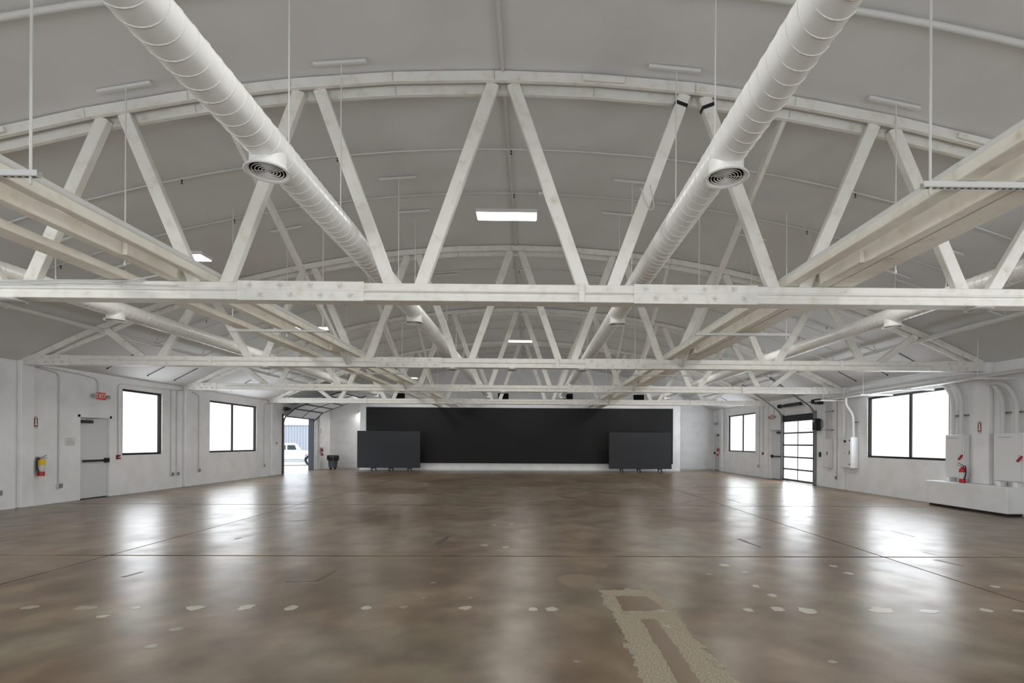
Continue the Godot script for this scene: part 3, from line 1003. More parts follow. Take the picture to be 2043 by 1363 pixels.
func build_ducts() -> void:
	var r := 0.1525
	var y := 3.96
	var z0 := FRONT - 0.05
	var z1 := BACK + 0.05
	var d := thing("spiral_duct", "round white spiral duct passing the trusses left of the ridge above the black strap side's opposite", "duct", Vector3(-2.2, y, -12), "spiral ducts along the hall")
	d.set_meta("label", "inner white spiral duct beside the ridge on the open roll-up door side")
	var b := MB.new()
	b.tube([Vector3(-2.2, y, z0), Vector3(-2.2, y, z1)], r, 40)
	var pipe := part(b, "pipe", M.duct, d)
	b = MB.new()
	var p := []
	var turns := int((z0 - z1) / 0.127)
	for i in turns * 22:
		var a := TAU * i / 22.0
		p.append(Vector3(-2.2 + cos(a) * r, y + sin(a) * r, z0 - 0.127 * i / 22.0))
	b.tube(p, 0.0055, 4, false)
	part(b, "spiral_seam", M.duct, pipe)
	var dm := diffuser_mesh()
	for k in 5:
		var at := Vector3(-2.2, 3.735, -4.28 - 5.35 * k)
		var neck := piece(dm[0], Transform3D(Basis(), at), "diffuser", M.duct, d)
		piece(dm[1], Transform3D(Basis(), at), "rim", M.duct, neck)
		piece(dm[2], Transform3D(Basis(), at), "rings", M.duct, neck)
		piece(dm[3], Transform3D(Basis(), at), "throat", M.hole, neck)
	var c := copy(d, "inner white spiral duct beside the ridge on the closed roll-up door side")
	c.position.x = 1.64
	c = copy(d, "outer white spiral duct over the windows and open roll-up door side")
	c.position.x = -7.76
	c = copy(d, "outer white spiral duct over the electrical cabinets and closed roll-up door side")
	c.position.x = 6.9
	# hangers: a short channel against the ceiling with a rod down to the duct
	var names := {-2.2: "inner duct, open-door side", 1.64: "inner duct, closed-door side", -7.76: "outer duct, open-door side", 6.9: "outer duct, closed-door side"}
	for x in names:
		for q in [[-4.6, "well short of the strapped truss"], [-5.85, "right against the strapped truss"], [-8.4, BAYS[0] + ", before its lights"], [-9.6, BAYS[0] + ", past its lights"], [-13.2, BAYS[1] + ", before its lights"], [-14.9, BAYS[1] + ", past its lights"], [-18.6, BAYS[2] + ", before its lights"], [-20.2, BAYS[2] + ", past its lights"]]:
			if absf(x) > 5.0 and q[0] > -8.0:
				continue
			var h := thing("duct_hanger", "hanger of %s, %s" % [names[x], q[1]], "hanger", Vector3(x, roof(x) - 0.05, q[0]), "duct hangers")
			hanger_parts(h, x, q[0], y + r + 0.008)
	for z in [-5.85, -9.7]:
		for x in [-4.63, 4.2]:
			var h := thing("duct_hanger", "ceiling hanger of the timber runners, %s-door side, %s" % ["open" if x < 0 else "closed", "against the strapped truss" if z > -7 else BAYS[0]], "hanger", Vector3(x, roof(x) - 0.05, z), "hangers of the timber runners")
			hanger_parts(h, x, z, CHORD_HI + 0.1)


func hanger_parts(h: Node3D, x: float, z: float, foot: float) -> void:
	var m := MB.new()
	var a := Vector3(x - 0.3, roof(x - 0.3) - 0.028, z)
	var b := Vector3(x + 0.3, roof(x + 0.3) - 0.028, z)
	m.beam(a, b, 0.04, 0.035, Vector3(0, 0, 1), 0.003)
	part(m, "channel", M.steel, h)
	m = MB.new()
	m.tube([Vector3(x + 0.02, (a.y + b.y) / 2, z), Vector3(x + 0.02, foot, z)], 0.007, 6)
	m.tube([Vector3(x + 0.02, foot + 0.04, z), Vector3(x + 0.02, foot, z)], 0.014, 8)
	part(m, "rod", M.steel, h)


# ------------------------------------------------------------------ ceiling lights, pipes, small ceiling things
func build_ceiling_things() -> void:
	for col in [[-6.0, 4.6, "on the open-door side"], [-0.42, 5.36, "under the ridge"], [5.3, 4.6, "on the closed-door side"]]:
		var first: Node3D = null
		var spots := ["assumed unseen row before the strapped truss"] + BAYS
		for z in [-3.35, -8.7, -14.05, -19.4, -24.75]:  # nearest row is out of view, assumed for the light on near ducts
			var label := "lit strip panel light %s, %s" % [col[2], spots.pop_front()]
			if first != null:
				var c := copy(first, label)
				c.position.z = z
				continue
			var x: float = col[0]
			var y: float = col[1]
			first = thing("panel_light", label, "light", Vector3(x, y, z), "panel lights " + String(col[2]))
			pbox(Vector3(x - 0.52, y, z - 0.16), Vector3(x + 0.52, y + 0.06, z + 0.16), "housing", M.steel, first, 0.006)
			pbox(Vector3(x - 0.5, y - 0.012, z - 0.145), Vector3(x + 0.5, y - 0.001, z + 0.145), "lens", M.lens, first, 0.003)
			for s in [-0.46, 0.46]:
				var m := MB.new()
				m.tube([Vector3(x + s, y + 0.06, z), Vector3(x + s * 1.12, roof(x + s * 1.12) - 0.002, z)], 0.003, 5)
				part(m, "wire", M.conduit, first)
			area_light("lamp", Vector3(x, y - 0.02, z), Vector3.DOWN, Vector2(1.0, 0.29), LAMP_LIGHT, Color(1.0, 0.995, 0.98), first)
	# conduit along the ridge
	var m := MB.new()
	m.tube([Vector3(XC, APEX - 0.025, FRONT - 0.01), Vector3(XC, APEX - 0.025, BACK + 0.01)], 0.016, 8)
	one(m, "ridge_conduit", M.conduit, "thin white conduit running along the ridge of the ceiling", "conduit")
	# sprinkler branch pipes across the vault
	var heads := MB.new()
	heads.lathe(Transform3D(), [Vector2(0.0, 0.0), Vector2(0.008, 0.0), Vector2(0.012, -0.02), Vector2(0.006, -0.03), Vector2(0.006, -0.055), Vector2(0.02, -0.058), Vector2(0, -0.062)], 8)
	var head_mesh := heads.mesh()
	for bay in 4:
		for off in [-1.6, -2.95]:
			var z: float = TRUSS_Z[bay] + off
			var t := thing("branch_pipe", "thin %s across the ceiling, %s" % ["sprinkler pipe curving" if off > -2 else "pipe with a junction box curving", BAYS[bay]], "pipe", Vector3(XC, APEX, z), "sprinkler branch pipes")
			var p := []
			for k in 41:
				var x := lerpf(-9.2, 8.6, k / 40.0)
				p.append(Vector3(x, roof(x) - 0.03, z))
			m = MB.new()
			m.tube(p, 0.014, 7)
			part(m, "pipe", M.pipe if off > -2 else M.conduit, t)
			for x in [-8.2, -5.2, -2.9, XC + 0.04, 2.5, 4.9, 7.6]:
				piece(head_mesh, Transform3D(Basis(), Vector3(x, roof(x) - 0.045, z)), "sprinkler_head", M.dark, t)
			if off < -2:
				pbox(Vector3(0.12, roof(0.2) - 0.07, z - 0.05), Vector3(0.3, roof(0.3) - 0.006, z + 0.05), "junction_box", M.steel, t)
	m = MB.new()
	var q := []
	for k in 41:
		var x := lerpf(LX + 0.05, RX - 0.05, k / 40.0)
		q.append(Vector3(x, roof(x) - 0.06, -4.8))
	m.tube(q, 0.03, 10)
	one(m, "cross_pipe", M.pipe, "thick white pipe crossing the ceiling in front of the strapped truss", "pipe")
	# sprinkler mains beside the walls
	for side in 2:
		var x: float = [-9.5, 8.9][side]
		var y := roof(x) - 0.16
		var t := thing("sprinkler_main", "long white sprinkler pipe under the ceiling above the %s wall" % ["open roll-up door", "closed roll-up door"][side], "pipe", Vector3(x, y, -12))
		m = MB.new()
		m.tube([Vector3(x, y, FRONT - 0.01), Vector3(x, y, BACK + 0.01)], 0.05, 14)
		part(m, "pipe", M.pipe, t)
		for z in [-9.4, -13.0, -14.8, -18.6, -20.2, -24.3]:
			m = MB.new()
			m.lathe(Transform3D(Basis(Vector3.RIGHT, PI / 2), Vector3(x, y, z - 0.05)), [Vector2(0.05, 0), Vector2(0.062, 0), Vector2(0.062, 0.1), Vector2(0.05, 0.1)], 14)
			part(m, "coupling", M.pipe, t)
			m = MB.new()
			var xe: float = x + (1.9 if side == 0 else -1.9)
			m.tube([Vector3(x, y, z), Vector3(x + (0.1 if side == 0 else -0.1), roof(x + (0.1 if side == 0 else -0.1)) - 0.014, z)], 0.012, 7)
			m.tube([Vector3(x, y, z), Vector3(xe, roof(xe) - 0.085, z - 0.3)], 0.016, 7)
			part(m, "branch", M.pipe, t)
	# discs under the chords
	for a in [[0, -6.1, "strapped truss on the open roll-up door side"], [0, 5.4, "strapped truss on the closed roll-up door side"], [1, -0.42, "third truss from the screen under the ridge"], [1, -1.75, "third truss from the screen by the open-door-side inner duct"], [1, 1.15, "third truss from the screen by the closed-door-side inner duct"], [1, -5.9, "third truss from the screen, open-door side"], [2, -0.9, "second truss from the screen near the ridge"]]:
		var z: float = TRUSS_Z[a[0]] - 0.02
		var t := thing("disc_light", "flat white disc fitting under the %s" % a[2], "fitting", Vector3(a[1], CHORD_LO, z))
		m = MB.new()
		m.lathe(Transform3D(Basis(), Vector3(a[1], CHORD_LO - 0.05, z)), [Vector2(0, 0), Vector2(0.125, 0.002), Vector2(0.145, 0.014), Vector2(0.13, 0.022), Vector2(0.05, 0.034), Vector2(0.05, 0.05), Vector2(0, 0.05)], 24)
		part(m, "disc", M.steel, t)
		m = MB.new()
		m.lathe(Transform3D(Basis(), Vector3(a[1], CHORD_LO - 0.056, z)), [Vector2(0, 0), Vector2(0.1, 0.0), Vector2(0.104, 0.006)], 24)
		part(m, "diffuser_face", M.grey, t)
	# dark tie rods low on the vault over the windows
	for a in [[-1, -13.4], [-1, -14.8], [-1, -15.9], [-1, -18.9], [1, -12.9], [1, -14.3], [1, -15.7], [1, -19.6], [1, -25.2]]:
		var xa: float = LX + 0.3 if a[0] < 0 else RX - 0.3
		var xb: float = xa - a[0] * 0.75
		m = MB.new()
		m.tube([Vector3(xa, roof(xa) - 0.03, a[1]), Vector3(xb, roof(xb) - 0.018, a[1] + 0.05)], 0.01, 6)
		m.tube([Vector3(xa, roof(xa) - 0.05, a[1]), Vector3(xa, roof(xa) - 0.02, a[1])], 0.02, 8)
		one(m, "tie_rod", M.dark, "short dark rod against the ceiling above %s" % {-13.4: "the exit door beside the notice", -14.8: "the middle of the single-pane window", -15.9: "the far edge of the single-pane window", -18.9: "the two-pane window beside the open door", -12.9: "the big window's ledge-side pane", -14.3: "the big window's cabinet-side pane", -15.7: "the black-latched electrical cabinet", -19.6: "the closed roll-up door", -25.2: "the two-pane window by the corner exit door"}[a[1]], "rod", "dark rods over the %s wall" % ("open-door" if a[0] < 0 else "closed-door"))
	# wiring on the strapped truss
	var tz: float = TRUSS_Z[0]
	var wires := thing("wire_bundle", "thin white cables sagging along the strapped truss chord, open-door side", "cables", Vector3(-6.5, 3.38, tz))
	for k in 3:
		var pts := []
		for i in 17:
			var u := i / 16.0
			pts.append(Vector3(lerpf(-9.6, -4.55 + 0.2 * k, u), 3.36 - 0.018 * k + 0.012 * sin(u * (9.0 + 3.0 * k) + k) + (0.09 * maxf(0.0, u - 0.9) * 10.0 if k == 1 else 0.0), tz + 0.02 + 0.006 * k))
		m = MB.new()
		m.tube(pts, 0.008, 6)
		part(m, "cable", M.conduit, wires)
	m = MB.new()
	m.tube(rounded([Vector3(1.31, 4.56, tz - 0.04), Vector3(1.36, 4.36, tz - 0.02), Vector3(1.42, 4.27, tz - 0.015), Vector3(1.47, 4.32, tz - 0.02), Vector3(1.42, 4.6, tz - 0.04)], 0.06), 0.006, 6)
	one(m, "cord_loop", M.conduit, "white cord loop hanging from a web member of the strapped truss", "cord")
	# louvred vents high in the back wall
	for x in [-7.4, -1.55, 2.1, 6.15]:
		var t := thing("wall_vent", "dark louvred vent high in the back wall above %s" % {-7.4: "the bin-side rolling board", -1.55: "the screen, bin side of the ridge", 2.1: "the screen, exit-door side of the ridge", 6.15: "the exit-side rolling board"}[x], "vent", Vector3(x, 3.85, BACK), "vents in the back wall")
		pbox(Vector3(x - 0.3, 3.72, BACK), Vector3(x + 0.3, 4.3, BACK + 0.012), "backing", M.hole, t)
		for k in 6:
			m = MB.new()
			m.cbox(Transform3D(Basis(Vector3.RIGHT, 0.6), Vector3(x, 3.78 + k * 0.092, BACK + 0.03)), Vector3(0.58, 0.012, 0.06), 0.002)
			part(m, "louvre", M.dark, t)


# ------------------------------------------------------------------ on the walls
func text_mesh(s: String, size: float, depth := 0.004) -> TextMesh:
	var t := TextMesh.new()
	var f := SystemFont.new()
	f.font_names = PackedStringArray(["Droid Sans"])
	f.font_weight = 700
	t.font = f
	t.text = s
	t.font_size = 64
	t.pixel_size = size / 64.0
	t.depth = depth
	return t


# frame on a side wall: local x runs along the wall as read from inside, y up, z into the hall
func on_wall(x: float, into: int, y: float, z: float) -> Transform3D:
	return Transform3D(Basis(Vector3(0, 0, -into), Vector3.UP, Vector3(into, 0, 0)), Vector3(x, y, z))


func wbox(t: Transform3D, c: Vector3, size: Vector3, called: String, m: Material, parent: Node, ch := 0.004) -> MeshInstance3D:
	var b := MB.new()
	b.cbox(t * Transform3D(Basis(), c), size, ch)
	return part(b, called, m, parent)


func extinguisher(at: Vector3, into: int, label: String, tagged: bool, mounted := true) -> void:
	var t := thing("fire_extinguisher", label, "extinguisher", at)
	var b := MB.new()
	var f := Transform3D(Basis(), at)
	b.lathe(f, [Vector2(0, 0), Vector2(0.06, 0), Vector2(0.066, 0.012), Vector2(0.066, 0.3), Vector2(0.055, 0.34), Vector2(0.03, 0.365), Vector2(0.022, 0.375), Vector2(0, 0.375)], 22)
	part(b, "cylinder", M.red, t)
	b = MB.new()
	b.lathe(f, [Vector2(0.0662, 0.1), Vector2(0.0675, 0.1), Vector2(0.0675, 0.25), Vector2(0.0662, 0.25)], 22)
	part(b, "sticker", M.label, t)
	b = MB.new()
	b.box(at + Vector3(-0.025, 0.372, -0.025), at + Vector3(0.025, 0.41, 0.025), 0.006)
	part(b, "valve", M.chrome, t)
	b = MB.new()
	b.beam(at + Vector3(0, 0.41, 0.02), at + Vector3(0, 0.47, -0.13), 0.022, 0.008, Vector3.RIGHT)
	b.beam(at + Vector3(0, 0.395, 0.0), at + Vector3(0, 0.41, -0.14), 0.022, 0.008, Vector3.RIGHT)
	part(b, "handle", M.dark, t)
	b = MB.new()
	b.tube(rounded([at + Vector3(0, 0.395, 0.02), at + Vector3(into * 0.03, 0.4, 0.13), at + Vector3(into * 0.03, 0.2, 0.13), at + Vector3(into * 0.03, 0.09, 0.085)], 0.1), 0.012, 8)
	part(b, "hose", M.rubber, t)
	if tagged:
		b = MB.new()
		b.lathe(f, [Vector2(0.0664, 0.25), Vector2(0.07, 0.25), Vector2(0.07, 0.36), Vector2(0.06, 0.38)], 22)
		part(b, "inspection_tag", M.yellow, t)
	if mounted:
		b = MB.new()
		b.box(at + Vector3(-into * 0.085 - 0.012, 0.1, -0.03), at + Vector3(-into * 0.085 + 0.022, 0.44, 0.03), 0.003)
		part(b, "bracket", M.galv, t)


func extinguisher_sign(t: Transform3D, label: String) -> void:
	var s := thing("extinguisher_sign", label, "sign", t.origin)
	wbox(t, Vector3(0, 0, 0.003), Vector3(0.1, 0.3, 0.004), "plate", M.paper, s, 0.001)
	wbox(t, Vector3(0, 0.005, 0.0058), Vector3(0.09, 0.2, 0.002), "red_field", M.deep_red, s, 0.0005)
	var b := MB.new()
	b.prism(PackedVector2Array([Vector2(-0.018, 0.085), Vector2(0.018, 0.085), Vector2(0.018, -0.04), Vector2(0.036, -0.04), Vector2(0, -0.09), Vector2(-0.036, -0.04), Vector2(-0.018, -0.04)]), t * Transform3D(Basis(), Vector3(0, 0.005, 0.0075)), 0.0015)
	part(b, "arrow", M.paper, s)
	for k in 2:
		piece(text_mesh(["FIRE", "EXTINGUISHER"][k], [0.034, 0.0125][k], 0.001), t * Transform3D(Basis(), Vector3(0, [0.126, -0.122][k], 0.0055)), "lettering", M.deep_red, s)


func exit_sign(t: Transform3D, label: String, lit: bool) -> void:
	var s := thing("exit_sign", label, "sign", t.origin)
	wbox(t, Vector3(0, 0, 0.03), Vector3(0.32, 0.2, 0.055), "housing", M.paper, s, 0.008)
	wbox(t, Vector3(0, 0, 0.0585), Vector3(0.3, 0.18, 0.004), "face", glow(Color(0.75, 0.10, 0.08), 0.1) if lit else M.red, s, 0.001)
	piece(text_mesh("EXIT", 0.155, 0.003), t * Transform3D(Basis(), Vector3(0, 0, 0.0615)), "lettering", M.paper, s)
	for k in [-1, 1]:
		var b := MB.new()
		b.lathe(t * Transform3D(Basis(Vector3.RIGHT, PI / 2), Vector3(k * 0.215, -0.01, 0.02)), [Vector2(0, 0), Vector2(0.035, 0), Vector2(0.055, 0.07), Vector2(0.05, 0.078), Vector2(0, 0.07)], 16)
		part(b, "lamp_head", M.grey, s)


func pull_station(t: Transform3D, label: String) -> void:
	var s := thing("fire_alarm_pull", label, "alarm", t.origin)
	wbox(t, Vector3(0, 0, 0.025), Vector3(0.12, 0.12, 0.05), "body", M.deep_red, s, 0.008)
	wbox(t, Vector3(0, -0.012, 0.054), Vector3(0.08, 0.022, 0.012), "handle", M.paper, s, 0.003)
	wbox(t, Vector3(0.03, 0.01, 0.054), Vector3(0.018, 0.05, 0.01), "handle", M.paper, s, 0.003)


func outlet(t: Transform3D, label: String, path: Array, group := "") -> void:
	var s := thing("outlet_box", label, "outlet", t.origin, group)
	var body := wbox(t, Vector3(0, 0, 0.028), Vector3(0.115, 0.115, 0.056), "box", M.conduit, s, 0.008)
	wbox(t, Vector3(0, 0, 0.058), Vector3(0.1, 0.1, 0.004), "cover_plate", M.galv, body, 0.001)
	for k in [-1, 1]:
		wbox(t, Vector3(0, k * 0.024, 0.061), Vector3(0.034, 0.028, 0.004), "socket", M.grey, body, 0.002)
	if path:
		var b := MB.new()
		b.tube(rounded(path, 0.14), 0.013, 8)
		part(b, "conduit", M.conduit, s)


func build_left_wall() -> void:
	extinguisher(Vector3(LX + 0.1, 0.68, -11.83), 1, "red fire extinguisher with yellow collar and white sticker hung on the wall", true)
	extinguisher_sign(on_wall(LX, 1, 1.9, -11.8), "red and white arrow sign above the yellow-collared fire extinguisher")
	var n := thing("notice", "small grey printed notice on the wall beside the exit door", "notice", Vector3(LX, 1.46, -12.67))
	var t := on_wall(LX, 1, 1.465, -12.67)
	wbox(t, Vector3(0, 0, 0.003), Vector3(0.27, 0.21, 0.005), "plate", M.label, n, 0.001)
	var b := MB.new()
	for k in [[0.0, 0.07, 0.03, 0.02], [-0.06, 0.075, 0.04, 0.006], [0.0, 0.035, 0.06, 0.008], [0.0, 0.008, 0.2, 0.008], [0.0, -0.012, 0.17, 0.008], [0.0, -0.04, 0.2, 0.005], [0.0, -0.056, 0.2, 0.005], [0.0, -0.072, 0.18, 0.005]]:
		b.cbox(t * Transform3D(Basis(), Vector3(k[0], k[1], 0.006)), Vector3(k[2], k[3], 0.001), 0.0002)
	part(b, "print", M.grey, n)
	exit_sign(on_wall(LX, 1, 2.66, -13.5), "red EXIT sign with two lamp heads above the exit door beside the notice", true)
	var x := LX + 0.02
	b = MB.new()
	b.tube(rounded([Vector3(x + 0.02, 2.76, -13.44), Vector3(x, 3.1, -13.44), Vector3(x, 3.16, -12.9), Vector3(x, 3.2, -11.7)], 0.14), 0.013, 8)
	one(b, "wall_conduit", M.conduit, "conduit curving along the wall top down to the EXIT sign beside the notice", "conduit")
	pull_station(on_wall(LX, 1, 1.05, -14.12), "red fire alarm pull between exit door and single-pane window")
	b = MB.new()
	b.tube(rounded([Vector3(x, 1.11, -14.12), Vector3(x, 3.06, -14.1), Vector3(x, 3.12, -16.7)], 0.14), 0.013, 8)
	one(b, "wall_conduit", M.conduit, "conduit rising from the red alarm pull and passing over the single-pane window", "conduit")
	outlet(on_wall(LX, 1, 0.41, -12.37), "grey outlet box at the foot of a conduit between notice and fire extinguisher", [Vector3(x, 0.46, -12.35), Vector3(x, 3.1, -12.35), Vector3(x, 3.18, -11.7)])
	outlet(on_wall(LX, 1, 0.45, -16.2), "grey outlet box under the conduit beside the single-pane window", [Vector3(x, 0.5, -16.16), Vector3(x, 3.1, -16.16)])
	outlet(on_wall(LX, 1, 0.45, -16.45), "grey outlet box under the conduit against the pilaster past the single-pane window", [Vector3(x, 0.5, -16.42), Vector3(x, 3.12, -16.42), Vector3(x, 3.16, -16.7)])
	outlet(on_wall(LX, 1, 0.5, -17.5), "grey outlet box under a conduit before the two-pane window beside the open door", [Vector3(x, 0.55, -17.5), Vector3(x, 3.06, -17.5), Vector3(x, 3.14, -17.1)])
	outlet(on_wall(LX, 1, 0.47, -21.75), "grey outlet box under a conduit after the two-pane window beside the open door", [Vector3(x, 0.52, -21.75), Vector3(x, 3.08, -21.75), Vector3(x, 3.14, -22.2)])
	outlet(on_wall(LX, 1, 0.37, -10.97), "grey outlet box low on the wall before the fire extinguisher's pilaster", [])
	var th := thing("thermostat", "small grey wall box beside the open roll-up door jamb", "wall box", Vector3(LX, 1.42, -22.85))
	wbox(on_wall(LX, 1, 1.42, -22.85), Vector3(0, 0, 0.02), Vector3(0.09, 0.12, 0.035), "body", M.grey, th, 0.006)
	extinguisher(Vector3(LX + 0.2, 0.75, -27.36), 1, "red fire extinguisher hung on the pilaster above the rubbish bin", false)
	extinguisher_sign(on_wall(LX + 0.1, 1, 2.05, -27.42), "small arrow sign above the fire extinguisher by the rubbish bin")


func fat_pipe(path: Array, r: float, label: String, group := "") -> void:
	var b := MB.new()
	b.tube(rounded(path, 0.28, 8), r, 14)
	one(b, "wall_pipe", M.pipe, label, "pipe", group)


func cabinet(called: String, label: String, z_near: float, z_far: float, y0: float, y1: float, d: float, handle: Material, red_lever: bool) -> Node3D:
	var t := thing(called, label, "cabinet", Vector3(RX - d / 2, y0, (z_near + z_far) / 2))
	pbox(Vector3(RX - d, y0, z_far), Vector3(RX - 0.001, y1, z_near), "body", M.cabinet, t, 0.012)
	var dr := pbox(Vector3(RX - d - 0.016, y0 + 0.02, z_far + 0.02), Vector3(RX - d - 0.002, y1 - 0.02, z_near - 0.02), "cabinet_door", M.cabinet, t, 0.005)
	var ym := (y0 + y1) / 2
	pbox(Vector3(RX - d - 0.035, ym - 0.06, z_near - 0.07), Vector3(RX - d - 0.016, ym + 0.06, z_near - 0.045), "latch", handle, dr, 0.004)
	if red_lever:
		var b := MB.new()
		b.beam(Vector3(RX - d - 0.03, ym - 0.08, z_near - 0.1), Vector3(RX - d - 0.075, ym + 0.03, z_near + 0.06), 0.03, 0.04, Vector3.RIGHT, 0.008)
		part(b, "lever", M.red, t)
	return t


func build_right_wall() -> void:
	var x := RX - 0.02
	var c := cabinet("electrical_cabinet", "slim white electrical cabinet beside the roll-up door under thin conduits", -17.37, -17.75, 0.68, 1.69, 0.15, M.dark, false)
	c = cabinet("electrical_cabinet", "white electrical cabinet with black latches under one fat pipe beside the big window", -16.0, -16.6, 0.74, 1.73, 0.24, M.dark, false)
	for y in [0.84, 1.6]:
		pbox(Vector3(RX - 0.27, y, -16.075), Vector3(RX - 0.25, y + 0.045, -16.03), "latch", M.dark, c)
	pbox(Vector3(RX - 0.262, 1.56, -16.36), Vector3(RX - 0.255, 1.64, -16.24), "meter_window", M.dark, c)
	pbox(Vector3(RX - 0.262, 1.47, -16.34), Vector3(RX - 0.255, 1.49, -16.26), "print", M.grey, c)
	pbox(Vector3(RX - 0.262, 1.21, -16.33), Vector3(RX - 0.255, 1.24, -16.28), "print", M.grey, c)
	c = cabinet("switch_cabinet", "white switch cabinet with a red lever above the ledge beside the big window", -11.91, -12.43, 0.716, 1.75, 0.165, M.conduit, true)
	pbox(Vector3(RX - 0.184, 1.655, -12.36), Vector3(RX - 0.18, 1.668, -12.05), "print", M.grey, c)
	c = cabinet("switch_cabinet", "white switch cabinet with a red lever above the ledge end past the pilaster", -10.45, -11.12, 0.72, 1.76, 0.165, M.conduit, true)
	pbox(Vector3(RX - 0.184, 1.665, -11.0), Vector3(RX - 0.18, 1.678, -10.7), "print", M.grey, c)
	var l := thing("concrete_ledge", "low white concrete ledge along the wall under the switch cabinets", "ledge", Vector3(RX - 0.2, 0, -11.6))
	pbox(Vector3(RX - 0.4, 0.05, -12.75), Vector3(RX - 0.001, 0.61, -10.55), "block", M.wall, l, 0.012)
	pbox(Vector3(RX - 0.34, 0, -12.7), Vector3(RX - 0.001, 0.052, -10.62), "shadow_gap", M.dark, l)  # shadow under the ledge, put in as a dark recessed block
	for z in [-12.35, -12.0, -11.0, -10.62]:
		pbox(Vector3(RX - 0.17, 0.61, z - 0.05), Vector3(RX - 0.02, 0.715, z + 0.05), "pad", M.wall, l)
	extinguisher(Vector3(RX - 0.26, 0.61, -11.82), -1, "red fire extinguisher standing on the white ledge beside the switch cabinet", false, false)
	extinguisher_sign(on_wall(RX - 0.12, -1, 1.9, -11.52), "red and white arrow sign on the pilaster above the ledge")
	# fat pipes from the cabinets up to the bundle under the roof
	var g := "fat pipes above the switch cabinets"
	fat_pipe([Vector3(RX - 0.1, 1.752, -12.28), Vector3(RX - 0.1, 2.66, -12.28), Vector3(RX - 0.1, 3.06, -12.6), Vector3(RX - 0.1, 3.06, -16.3)], 0.045, "white fat pipe from the switch cabinet by the big window, bending over that window", g)
	fat_pipe([Vector3(RX - 0.1, 1.752, -12.04), Vector3(RX - 0.1, 2.76, -12.04), Vector3(RX - 0.1, 3.17, -12.4), Vector3(RX - 0.1, 3.17, -16.3)], 0.045, "second fat pipe from the switch cabinet by the big window, nearer the pilaster", g)
	fat_pipe([Vector3(RX - 0.1, 1.762, -10.98), Vector3(RX - 0.1, 2.6, -10.98), Vector3(RX - 0.2, 3.02, -11.28), Vector3(RX - 0.2, 3.12, -11.8), Vector3(RX - 0.2, 3.12, -16.3)], 0.045, "white fat pipe from the switch cabinet past the pilaster, nearer the pilaster", g)
	fat_pipe([Vector3(RX - 0.1, 1.762, -10.66), Vector3(RX - 0.1, 2.5, -10.66), Vector3(RX - 0.2, 2.85, -10.85), Vector3(RX - 0.2, 2.87, -11.25)], 0.045, "white fat pipe from the switch cabinet past the pilaster, farther from the pilaster", g)
	fat_pipe([Vector3(RX - 0.12, 1.732, -16.1), Vector3(RX - 0.12, 2.45, -16.1), Vector3(RX - 0.3, 2.75, -16.2), Vector3(RX - 0.3, 2.978, -16.2)], 0.045, "white fat pipe rising from the black-latched electrical cabinet", g)
	# pipes of the bundle along the wall
	for a in [[0.3, 3.03, -17.2, 0.05, "nearest the wall"], [0.46, 3.0, -16.6, 0.034, "in the middle"], [0.62, 2.98, -17.4, 0.024, "farthest from the wall"]]:
		var b := MB.new()
		b.tube([Vector3(RX - a[0], a[1], FRONT - 0.01), Vector3(RX - a[0], a[1], a[2])], a[3], 12)
		one(b, "bundle_pipe", M.pipe, "long white pipe of the bundle over the big window, %s" % a[4], "pipe", "pipe bundle over the big window")
	for z in [-10.75, -13.0, -14.5, -16.5]:
		var h := thing("strut_bracket", "white channel carrying the pipe bundle, %s" % {-10.75: "past the pilaster over the ledge", -13.0: "over the big window's ledge-side pane", -14.5: "over the big window's cabinet-side pane", -16.5: "over the black-latched cabinet"}[z], "bracket", Vector3(RX - 0.4, 2.9, z), "brackets of the pipe bundle")
		pbox(Vector3(RX - 0.95, 2.905, z - 0.02), Vector3(RX - 0.001, 2.945, z + 0.02), "channel", M.steel, h, 0.003)
		var b := MB.new()
		b.tube([Vector3(RX - 0.86, 2.9, z), Vector3(RX - 0.86, roof(RX - 0.86) - 0.008, z)], 0.008, 6)
		part(b, "rod", M.steel, h)
	for z in [-12.28, -12.04, -10.98, -10.66, -16.1]:
		var s := thing("pipe_clamp", "dark channel clamp holding the fat pipe %s" % {-12.28: "nearest the big window", -12.04: "between big window and pilaster", -10.98: "just past the pilaster", -10.66: "farthest past the pilaster", -16.1: "over the black-latched cabinet"}[z], "clamp", Vector3(RX, 2.2, z), "clamps of the fat pipes")
		pbox(Vector3(RX - 0.053, 2.19, z - 0.09), Vector3(RX - 0.001, 2.225, z + 0.11), "channel", M.galv, s, 0.003)
	# thin conduits over the slim cabinet
	for k in 4:
		var b := MB.new()
		var z := -17.42 - 0.09 * k
		b.tube(rounded([Vector3(RX - 0.06, 1.68, z), Vector3(RX - 0.06, 2.95, z), Vector3(RX - 0.25, 3.12, z)], 0.1), 0.014, 8)
		one(b, "cabinet_conduit", M.conduit, "thin conduit rising from the slim cabinet, %s" % ["nearest the big window", "second from the big window", "second from the roll-up door", "nearest the roll-up door"][k], "conduit", "conduits above the slim cabinet")
	for y in [1.98, 2.62]:
		var b := MB.new()
		b.box(Vector3(RX - 0.045, y, -17.78), Vector3(RX, y + 0.035, -17.32), 0.003)
		one(b, "conduit_channel", M.galv, "short channel behind the thin conduits, %s the operator box" % ("below" if y < 2.2 else "above"), "bracket", "channels of the thin conduits")
	for k in 2:
		var z: float = [-17.12, -16.98][k]
		outlet(on_wall(RX, -1, 0.37, z), "grey outlet box under a long conduit, %s the slim electrical cabinet" % ["nearer", "farther from"][k], [Vector3(x, 0.42, z), Vector3(x, 2.98, z), Vector3(RX - 0.25, 3.1, z)], "outlets beside the slim cabinet")
	var bt := thing("door_control", "small dark push-button box on the wall beside the closed roll-up door", "control", Vector3(RX, 1.1, -18.12))
